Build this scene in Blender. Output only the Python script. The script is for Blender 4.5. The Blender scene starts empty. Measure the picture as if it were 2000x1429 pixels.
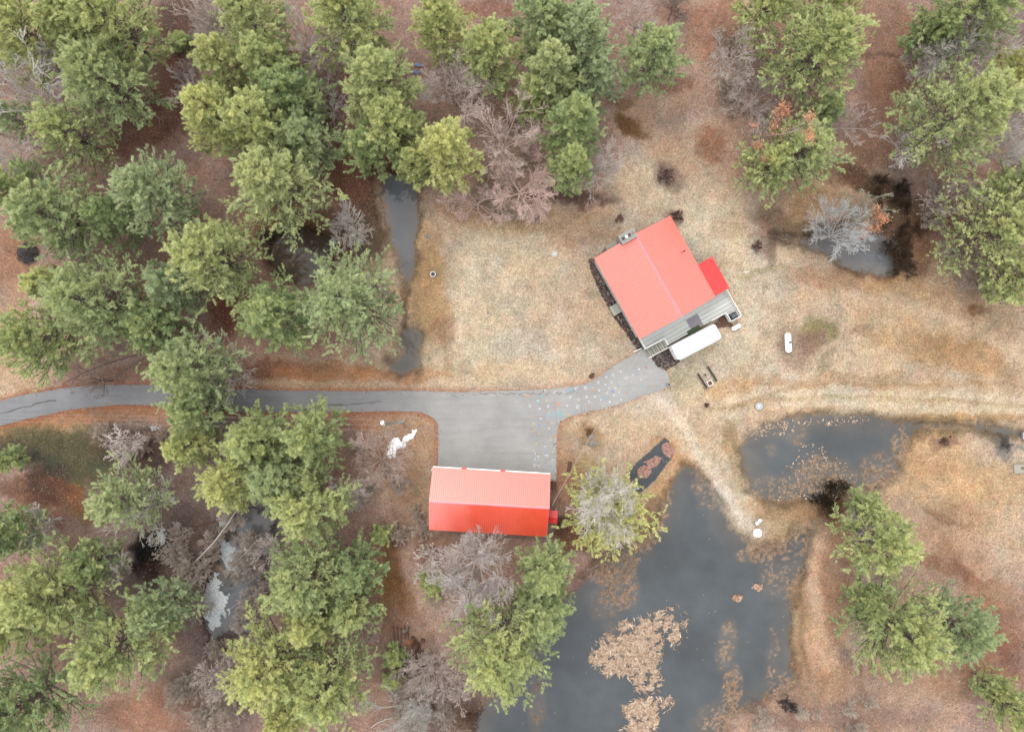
import bpy, math, random
import numpy as np
from mathutils import Vector
from mathutils.geometry import tessellate_polygon

# ------------------------------------------------------------------ camera, light
sc = bpy.context.scene
COL = sc.collection
H = 100.0                 # camera height, straight down
S = 0.075                 # metres per photo pixel on the ground (photo 2000 x 1429)
cam = bpy.data.cameras.new('camera'); camo = bpy.data.objects.new('camera', cam); COL.objects.link(camo)
cam.sensor_width = 36; cam.lens = 24; cam.clip_end = 3000
camo.location = (0, 0, H); camo.rotation_euler = (0, 0, 0)
sc.camera = camo
SUN_EL, SUN_AZ = math.radians(58), math.radians(330)      # azimuth clockwise from +Y
w = bpy.data.worlds.new("World"); sc.world = w; w.use_nodes = True
nt = w.node_tree; nt.nodes.clear()
out = nt.nodes.new('ShaderNodeOutputWorld'); bg = nt.nodes.new('ShaderNodeBackground')
sky = nt.nodes.new('ShaderNodeTexSky'); sky.sky_type = 'NISHITA'; sky.sun_disc = False
sky.sun_elevation = SUN_EL; sky.sun_rotation = SUN_AZ; sky.dust_density = 4; sky.air_density = 1.0
cl = nt.nodes.new('ShaderNodeMixRGB'); cl.blend_type = 'MIX'; cl.inputs[0].default_value = 0.8
cn = nt.nodes.new('ShaderNodeTexNoise'); cn.inputs['Scale'].default_value = 3.0; cn.inputs['Detail'].default_value = 5
cr = nt.nodes.new('ShaderNodeValToRGB'); cr.color_ramp.elements[0].position = 0.3; cr.color_ramp.elements[1].position = 0.7
cr.color_ramp.elements[0].color = (8.9, 9.0, 9.3, 1); cr.color_ramp.elements[1].color = (11.3, 11.3, 11.3, 1)
nt.links.new(cn.outputs['Fac'], cr.inputs['Fac'])
nt.links.new(sky.outputs[0], cl.inputs[1]); nt.links.new(cr.outputs[0], cl.inputs[2])
nt.links.new(cl.outputs[0], bg.inputs['Color']); bg.inputs['Strength'].default_value = 0.09
nt.links.new(bg.outputs[0], out.inputs['Surface'])
sl = bpy.data.lights.new('sun', 'SUN'); sl.energy = 0.55; sl.angle = math.radians(20); sl.color = (1, 0.965, 0.9)
so = bpy.data.objects.new('sun', sl); COL.objects.link(so)
sd = Vector((math.sin(SUN_AZ)*math.cos(SUN_EL), math.cos(SUN_AZ)*math.cos(SUN_EL), math.sin(SUN_EL)))
so.rotation_euler = sd.to_track_quat('Z', 'Y').to_euler(); so.location = (0, 0, 120)
sc.view_settings.view_transform = 'Standard'; sc.view_settings.look = 'None'
sc.view_settings.exposure = 1.36; sc.view_settings.gamma = 1.0
G = 2.05                  # display brightness of a white horizontal surface, used to turn seen colours into base colours

# ------------------------------------------------------------------ helpers
def lin(c):
    c = np.asarray(c, float)/255.0
    return np.where(c <= 0.04045, c/12.92, ((c+0.055)/1.055)**2.4)
def alb(c): return np.clip(lin(c)/G, 0.004, 0.85)
def W(px, py, h=0.0):
    k = S*(H-h)/H
    return np.array([(px-1000)*k, -(py-714.5)*k, h])
def W3(px, py, h=0.0): return Vector(W(px, py, h))

class vnoise:
    def __init__(s, seed, n=64): s.g = np.random.RandomState(seed).rand(n, n); s.n = n
    def __call__(s, x, y):
        xi = np.floor(x).astype(int); yi = np.floor(y).astype(int)
        fx = x-xi; fy = y-yi; fx = fx*fx*(3-2*fx); fy = fy*fy*(3-2*fy); n = s.n
        a = s.g[xi % n, yi % n]; b = s.g[(xi+1) % n, yi % n]; c = s.g[xi % n, (yi+1) % n]; d = s.g[(xi+1) % n, (yi+1) % n]
        return (a*(1-fx)+b*fx)*(1-fy)+(c*(1-fx)+d*fx)*fy
def fbm(seed, x, y, scale, octv=4, rough=0.55):
    t = 0; a = 1; tot = 0; f = 1/scale
    for i in range(octv):
        t = t+a*vnoise(seed+i*17)(x*f+i*13.7, y*f-i*7.3); tot += a; a *= rough; f *= 2.03
    return t/tot
def sm(a, b, x):
    t = np.clip((x-a)/(b-a), 0, 1); return t*t*(3-2*t)

def mesh_np(name, V, F, mat=None, parent=None, col=None, smooth=False, loc=None, fmat=None):
    """V (n,3); F (m,3|4) array or list of index tuples"""
    me = bpy.data.meshes.new(name)
    V = np.asarray(V, np.float32)
    if isinstance(F, np.ndarray):
        k = F.shape[1]; m = len(F)
        me.vertices.add(len(V)); me.vertices.foreach_set('co', V.ravel())
        me.loops.add(m*k); me.loops.foreach_set('vertex_index', F.astype(np.int32).ravel())
        me.polygons.add(m); me.polygons.foreach_set('loop_start', np.arange(0, m*k, k, dtype=np.int32))
        me.polygons.foreach_set('loop_total', np.full(m, k, np.int32))
        me.update(calc_edges=True)
    else:
        me.from_pydata([tuple(v) for v in V], [], [tuple(f) for f in F]); me.update()
    if col is not None:
        a = me.color_attributes.new('Col', 'FLOAT_COLOR', 'POINT')
        c = np.ones((len(V), 4), np.float32); c[:, :col.shape[1]] = col
        a.data.foreach_set('color', c.ravel())
    if smooth: me.polygons.foreach_set('use_smooth', np.ones(len(me.polygons), bool))
    if mat: 
        for mm in (mat if isinstance(mat, (list, tuple)) else [mat]): me.materials.append(mm)
    if fmat is not None: me.polygons.foreach_set('material_index', np.asarray(fmat, np.int32))
    o = bpy.data.objects.new(name, me); COL.objects.link(o)
    if parent: o.parent = parent
    if loc is not None: o.location = loc
    return o
def tag(o, label=None, cat=None, group=None, kind=None):
    if label: o['label'] = label
    if cat: o['category'] = cat
    if group: o['group'] = group
    if kind: o['kind'] = kind
    return o
def empty(name, loc, rz=0.0, label=None, cat=None, group=None):
    o = bpy.data.objects.new(name, None); COL.objects.link(o); o.location = loc; o.rotation_euler = (0, 0, rz)
    o.empty_display_size = 0.3
    return tag(o, label, cat, group)

class MB:                       # collects simple shapes for ONE mesh
    def __init__(s): s.v = []; s.f = []
    def add(s, v, f):
        n = len(s.v); s.v += [tuple(p) for p in v]; s.f += [tuple(i+n for i in q) for q in f]; return s
    def box(s, x0, x1, y0, y1, z0, z1):
        v = [(x, y, z) for z in (z0, z1) for y in (y0, y1) for x in (x0, x1)]
        return s.add(v, [(0, 2, 3, 1), (4, 5, 7, 6), (0, 1, 5, 4), (2, 6, 7, 3), (0, 4, 6, 2), (1, 3, 7, 5)])
    def bar(s, p0, p1, wd, ht):      # box beam between two points
        p0 = Vector(p0); p1 = Vector(p1); d = (p1-p0).normalized()
        a = Vector((0, 0, 1)).cross(d)
        a = a.normalized() if a.length > 1e-4 else Vector((1, 0, 0))
        b = d.cross(a); v = []
        for p in (p0, p1):
            for i, j in ((-1, -1), (1, -1), (1, 1), (-1, 1)): v.append(p+a*i*wd/2+b*j*ht/2)
        return s.add(v, [(3, 2, 1, 0), (4, 5, 6, 7), (0, 1, 5, 4), (1, 2, 6, 5), (2, 3, 7, 6), (3, 0, 4, 7)])
    def tube(s, pts, rs, n=8, cap=True):
        pts = [Vector(p) for p in pts]; base = len(s.v); V = []
        if not hasattr(rs, '__len__'): rs = [rs]*len(pts)
        for i, p in enumerate(pts):
            d = (pts[min(i+1, len(pts)-1)]-pts[max(i-1, 0)]).normalized()
            a = d.cross(Vector((0, 0, 1)) if abs(d.z) < .9 else Vector((1, 0, 0))).normalized(); b = d.cross(a)
            for k in range(n):
                t = 2*math.pi*k/n; V.append(p+(a*math.cos(t)+b*math.sin(t))*rs[i])
        F = []
        for i in range(len(pts)-1):
            for k in range(n): F.append((i*n+k, i*n+(k+1) % n, (i+1)*n+(k+1) % n, (i+1)*n+k))
        if cap: F.append(tuple(range(n))); F.append(tuple(reversed([(len(pts)-1)*n+k for k in range(n)])))
        return s.add(V, F)
    def disc(s, cx, cy, z0, z1, r, n=24, r2=None):
        r2 = r if r2 is None else r2
        v = [(cx+math.cos(2*math.pi*k/n)*r, cy+math.sin(2*math.pi*k/n)*r, z0) for k in range(n)]
        v += [(cx+math.cos(2*math.pi*k/n)*r2, cy+math.sin(2*math.pi*k/n)*r2, z1) for k in range(n)]
        return s.add(v, [(k, (k+1) % n, n+(k+1) % n, n+k) for k in range(n)]+[tuple(range(n, 2*n)), tuple(reversed(range(n)))])
    def ring(s, cx, cy, z0, z1, r0, r1, n=20):
        v = []
        for (r, z) in ((r0, z0), (r1, z0), (r1, z1), (r0, z1)):
            v += [(cx+math.cos(2*math.pi*k/n)*r, cy+math.sin(2*math.pi*k/n)*r, z) for k in range(n)]
        f = []
        for q in range(4):
            a = q*n; b = ((q+1) % 4)*n
            f += [(a+k, a+(k+1) % n, b+(k+1) % n, b+k) for k in range(n)]
        return s.add(v, f)
    def prism(s, poly, z0, z1):
        n = len(poly); tri = tessellate_polygon([[Vector((p[0], p[1], 0)) for p in poly]])
        v = [(p[0], p[1], z0) for p in poly]+[(p[0], p[1], z1) for p in poly]
        area = sum(poly[i][0]*poly[(i+1) % n][1]-poly[(i+1) % n][0]*poly[i][1] for i in range(n))
        f = []
        for t in tri:
            a, b, c = t
            ar = (poly[b][0]-poly[a][0])*(poly[c][1]-poly[a][1])-(poly[c][0]-poly[a][0])*(poly[b][1]-poly[a][1])
            if ar < 0: a, c = c, a
            f.append((a+n, b+n, c+n)); f.append((c, b, a))
        for i in range(n):
            j = (i+1) % n
            f.append((i, j, j+n, i+n) if area > 0 else (j, i, i+n, j+n))
        return s.add(v, f)
    def build(s, name, mat, parent=None, smooth=False, bevel=0, loc=None, col=None):
        o = mesh_np(name, s.v, s.f, mat, parent, smooth=smooth, loc=loc, col=col)
        if bevel:
            m = o.modifiers.new('bevel', 'BEVEL'); m.width = bevel; m.segments = 3; m.limit_method = 'ANGLE'
        return o

# ------------------------------------------------------------------ materials
def mat_new(name):
    m = bpy.data.materials.new(name); m.use_nodes = True; n = m.node_tree.nodes
    return m, m.node_tree, n['Principled BSDF']
def nd(t, ty, **kw):
    n = t.nodes.new(ty)
    for k, v in kw.items(): setattr(n, k, v)
    return n
def simple(name, rgb, rough=0.7, var=0.15, scale=3.0, metal=0.0, bump=0.0, spec=0.5, detail=6, coat=0):
    m, t, b = mat_new(name); rgb = list(rgb)
    tc = nd(t, 'ShaderNodeTexCoord'); no = nd(t, 'ShaderNodeTexNoise')
    no.inputs['Scale'].default_value = scale; no.inputs['Detail'].default_value = detail; no.inputs['Roughness'].default_value = 0.65
    t.links.new(tc.outputs['Object'], no.inputs['Vector'])
    r = nd(t, 'ShaderNodeValToRGB'); r.color_ramp.elements[0].position = 0.3; r.color_ramp.elements[1].position = 0.7
    r.color_ramp.elements[0].color = [c*(1-var) for c in rgb]+[1]; r.color_ramp.elements[1].color = [min(1, c*(1+var)) for c in rgb]+[1]
    t.links.new(no.outputs['Fac'], r.inputs['Fac']); t.links.new(r.outputs[0], b.inputs['Base Color'])
    b.inputs['Roughness'].default_value = rough; b.inputs['Metallic'].default_value = metal; b.inputs['Specular IOR Level'].default_value = spec
    b.inputs['Coat Weight'].default_value = coat
    if bump:
        bp = nd(t, 'ShaderNodeBump'); bp.inputs['Strength'].default_value = bump; bp.inputs['Distance'].default_value = 0.02
        t.links.new(no.outputs['Fac'], bp.inputs['Height']); t.links.new(bp.outputs[0], b.inputs['Normal'])
    return m
def attr_mat(name, rough=0.8, transl=0.0, spec=0.2, noise=0.0, scale=4):
    m, t, b = mat_new(name)
    a = nd(t, 'ShaderNodeVertexColor', layer_name='Col'); src = a.outputs['Color']
    if noise:
        no = nd(t, 'ShaderNodeTexNoise'); no.inputs['Scale'].default_value = scale; no.inputs['Detail'].default_value = 5
        tc = nd(t, 'ShaderNodeTexCoord'); t.links.new(tc.outputs['Object'], no.inputs['Vector'])
        mr = nd(t, 'ShaderNodeMapRange'); mr.inputs[1].default_value = .25; mr.inputs[2].default_value = .75
        mr.inputs[3].default_value = 1-noise; mr.inputs[4].default_value = 1+noise
        t.links.new(no.outputs['Fac'], mr.inputs[0])
        mx = nd(t, 'ShaderNodeVectorMath', operation='SCALE'); t.links.new(src, mx.inputs[0]); t.links.new(mr.outputs[0], mx.inputs['Scale']); src = mx.outputs[0]
    t.links.new(src, b.inputs['Base Color'])
    b.inputs['Roughness'].default_value = rough; b.inputs['Specular IOR Level'].default_value = spec
    if transl:
        tr = nd(t, 'ShaderNodeBsdfTranslucent'); t.links.new(src, tr.inputs['Color'])
        mix = nd(t, 'ShaderNodeMixShader'); mix.inputs[0].default_value = transl
        t.links.new(b.outputs[0], mix.inputs[1]); t.links.new(tr.outputs[0], mix.inputs[2])
        t.links.new(mix.outputs[0], t.nodes['Material Output'].inputs['Surface'])
    return m
M = {}
M['needles'] = attr_mat('pine needles', 0.6, 0.24, 0.35)
M['twigs'] = attr_mat('twig bark', 0.8)
M['strewn'] = attr_mat('strewn plant matter', 0.85, noise=0.15)
M['bark'] = simple('grey brown bark', alb((128, 112, 104)), 0.9, 0.35, 6, bump=0.6)
M['white'] = simple('white painted metal', (0.80, 0.80, 0.79), 0.35, 0.03, 2)
M['tank'] = simple('white tank paint', (0.82, 0.82, 0.82), 0.3, 0.04, 2)
M['trim'] = simple('white painted trim', (0.62, 0.62, 0.60), 0.6, 0.1, 5)
M['siding'] = simple('pale grey siding', (0.42, 0.42, 0.40), 0.7, 0.08, 3)
M['glass'] = simple('dark window glass', (0.03, 0.035, 0.04), 0.08, 0.1, 1)
M['concrete'] = simple('weathered concrete', alb((188, 182, 168)), 0.9, 0.18, 6, bump=0.3)
M['stone'] = simple('pale chimney stone', alb((176, 174, 166)), 0.9, 0.3, 7, bump=0.6)
M['soot'] = simple('sooty flue clay', (0.05, 0.03, 0.025), 0.9, 0.3, 8)
M['clay'] = simple('terracotta flue', (0.3, 0.09, 0.05), 0.8, 0.2, 8)
M['black'] = simple('black plastic', (0.02, 0.022, 0.026), 0.5, 0.3, 6)
M['slate'] = simple('slate grey lid', alb((92, 100, 108)), 0.5, 0.2, 9)
M['galv'] = simple('galvanised steel', (0.35, 0.36, 0.37), 0.4, 0.2, 8, metal=0.6)
M['green'] = simple('green artificial turf', alb((74, 96, 66)), 0.95, 0.3, 20)
M['tarp'] = simple('black woven tarp', alb((62, 68, 74)), 0.55, 0.35, 1.3, bump=0.8)
M['snow'] = simple('old granular snow', (0.78, 0.79, 0.81), 0.7, 0.12, 5, bump=0.8)
M['oldsnow'] = simple('rotten grey snow', alb((216, 220, 220)), .8, .35, 3.5, bump=.8)
M['ice'] = simple('grey slushy ice', alb((186, 192, 194)), 0.5, 0.3, 2.2, bump=0.6)
M['yellow'] = simple('yellow plastic', alb((226, 170, 50)), 0.5, 0.1, 5)
M['cable'] = simple('pale cable sheath', alb((205, 198, 186)), 0.6, 0.1, 5)
M['wire'] = simple('aluminium wire', alb((196, 192, 186)), 0.5, 0.1, 5)
M['rust'] = simple('rusted steel', alb((124, 74, 58)), 0.85, 0.4, 8)
M['rock'] = simple('grey boulder', alb((166, 160, 152)), 0.9, 0.25, 4, bump=0.5)
M['crack'] = simple('open crack filled with dirt', alb((104, 96, 91)), 0.95, 0.3, 5)
M['joint'] = simple('sealed pavement joint', alb((158, 156, 153)), 0.9, 0.2, 5)
M['greenplastic'] = simple('dark green plastic', alb((60, 84, 76)), 0.5, 0.2, 5)
M['blue'] = simple('blue plastic tarp', alb((120, 146, 196)), 0.5, 0.2, 5)
M['garagedoor'] = simple('white garage door', (0.6, 0.6, 0.58), 0.5, 0.05, 3)

def plank_mat(name, rgb, scale, rot=0, dark=0.55, var=0.25, axis=0):
    m, t, b = mat_new(name); tc = nd(t, 'ShaderNodeTexCoord')
    sp = nd(t, 'ShaderNodeSeparateXYZ'); t.links.new(tc.outputs['Object'], sp.inputs[0])
    mu = nd(t, 'ShaderNodeMath', operation='MULTIPLY'); mu.inputs[1].default_value = scale; t.links.new(sp.outputs[axis], mu.inputs[0])
    fr = nd(t, 'ShaderNodeMath', operation='FRACT'); t.links.new(mu.outputs[0], fr.inputs[0])
    fl = nd(t, 'ShaderNodeMath', operation='FLOOR'); t.links.new(mu.outputs[0], fl.inputs[0])
    wn = nd(t, 'ShaderNodeTexWhiteNoise', noise_dimensions='1D'); t.links.new(fl.outputs[0], wn.inputs['W'])
    gt = nd(t, 'ShaderNodeMath', operation='GREATER_THAN'); gt.inputs[1].default_value = 0.1; t.links.new(fr.outputs[0], gt.inputs[0])
    mp = nd(t, 'ShaderNodeMapping'); t.links.new(tc.outputs['Object'], mp.inputs[0])
    mp.inputs['Scale'].default_value = (8, .5, 1) if axis == 0 else (.5, 8, 1)
    no = nd(t, 'ShaderNodeTexNoise'); no.inputs['Scale'].default_value = 1; no.inputs['Detail'].default_value = 6
    t.links.new(mp.outputs[0], no.inputs['Vector'])
    ad = nd(t, 'ShaderNodeMath', operation='ADD'); t.links.new(wn.outputs['Value'], ad.inputs[0]); t.links.new(no.outputs['Fac'], ad.inputs[1])
    mr = nd(t, 'ShaderNodeMapRange'); mr.inputs[1].default_value = .3; mr.inputs[2].default_value = 1.6
    mr.inputs[3].default_value = 1-var; mr.inputs[4].default_value = 1+var; t.links.new(ad.outputs[0], mr.inputs[0])
    m2 = nd(t, 'ShaderNodeMapRange'); m2.inputs[3].default_value = dark; m2.inputs[4].default_value = 1; t.links.new(gt.outputs[0], m2.inputs[0])
    mm = nd(t, 'ShaderNodeMath', operation='MULTIPLY'); t.links.new(mr.outputs[0], mm.inputs[0]); t.links.new(m2.outputs[0], mm.inputs[1])
    cc = nd(t, 'ShaderNodeVectorMath', operation='SCALE'); cc.inputs[0].default_value = tuple(rgb); t.links.new(mm.outputs[0], cc.inputs['Scale'])
    t.links.new(cc.outputs[0], b.inputs['Base Color']); b.inputs['Roughness'].default_value = 0.85
    return m
M['deck'] = plank_mat('weathered deck boards', alb((236, 238, 230)), 7.0, axis=0)
M['step'] = plank_mat('weathered step boards', alb((196, 194, 180)), 4.0, axis=1)
M['wood'] = simple('weathered timber', alb((160, 148, 132)), 0.9, 0.25, 4)
M['darkwood'] = simple('dark stained timber', alb((112, 80, 66)), 0.9, 0.3, 4)

def roof_mat(name, rgb, rough=0.28, ior=2.1):
    m, t, b = mat_new(name); tc = nd(t, 'ShaderNodeTexCoord')
    no = nd(t, 'ShaderNodeTexNoise'); no.inputs['Scale'].default_value = 0.5; no.inputs['Detail'].default_value = 8
    t.links.new(tc.outputs['Object'], no.inputs['Vector'])
    r = nd(t, 'ShaderNodeValToRGB'); r.color_ramp.elements[0].position = .3; r.color_ramp.elements[1].position = .7
    r.color_ramp.elements[0].color = [c*.93 for c in rgb]+[1]; r.color_ramp.elements[1].color = [min(1, c*1.05) for c in rgb]+[1]
    t.links.new(no.outputs['Fac'], r.inputs[0]); t.links.new(r.outputs[0], b.inputs['Base Color'])
    b.inputs['Roughness'].default_value = rough; b.inputs['IOR'].default_value = ior
    return m
M['roof'] = roof_mat('red painted metal roofing', (0.66, 0.068, 0.028), .28, 2.4)
M['porchroof'] = roof_mat('red painted metal porch roofing', (0.56, 0.025, 0.022), 0.4, 1.6)
M['ridge'] = roof_mat('pinkish ridge flashing', (0.66, 0.13, 0.14), 0.3)

# ------------------------------------------------------------------ terrain: colours, ponds
TYPES = {'s': (219, 202, 181), 't': (208, 184, 159), 'o': (207, 179, 150), 'l': (198, 167, 148),
         'r': (184, 151, 137), 'd': (150, 132, 122), 'g': (118, 108, 80), 'p': (148, 128, 120), 'y': (140, 108, 66)}
GRID = ["rrrddrrrrrrrrllrrrrd", "drrrrrrrrrrrrllrrrrd", "rrrrrrrrrrlrlllrrdrd", "rrrrrrrrrlllstltodrr",
        "ldrrryrotttttssodrrr", "lrrrrrrottttsssttool", "trrrrrrotsstttsotsot", "srlrrooosssssstssott",
        "ggdrprrlttttttttooot", "rgdpdprltrrotostoooo", "rrdppprrrrrrootttlot", "rrdppryrllrrootottll",
        "rrlrpprrllpllototlor", "rlldprrlrpprlllllllr", "rlldprrrppprlllllllr"]
LIT = {'s': 0.0, 't': 0.1, 'o': 0.25, 'l': 0.6, 'r': 1.0, 'd': 0.7, 'g': 0.3, 'p': 0.5, 'y': .7}
gc = np.array([[alb(TYPES[c]) for c in r] for r in GRID]); gl = np.array([[LIT[c] for c in r] for r in GRID])
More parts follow.
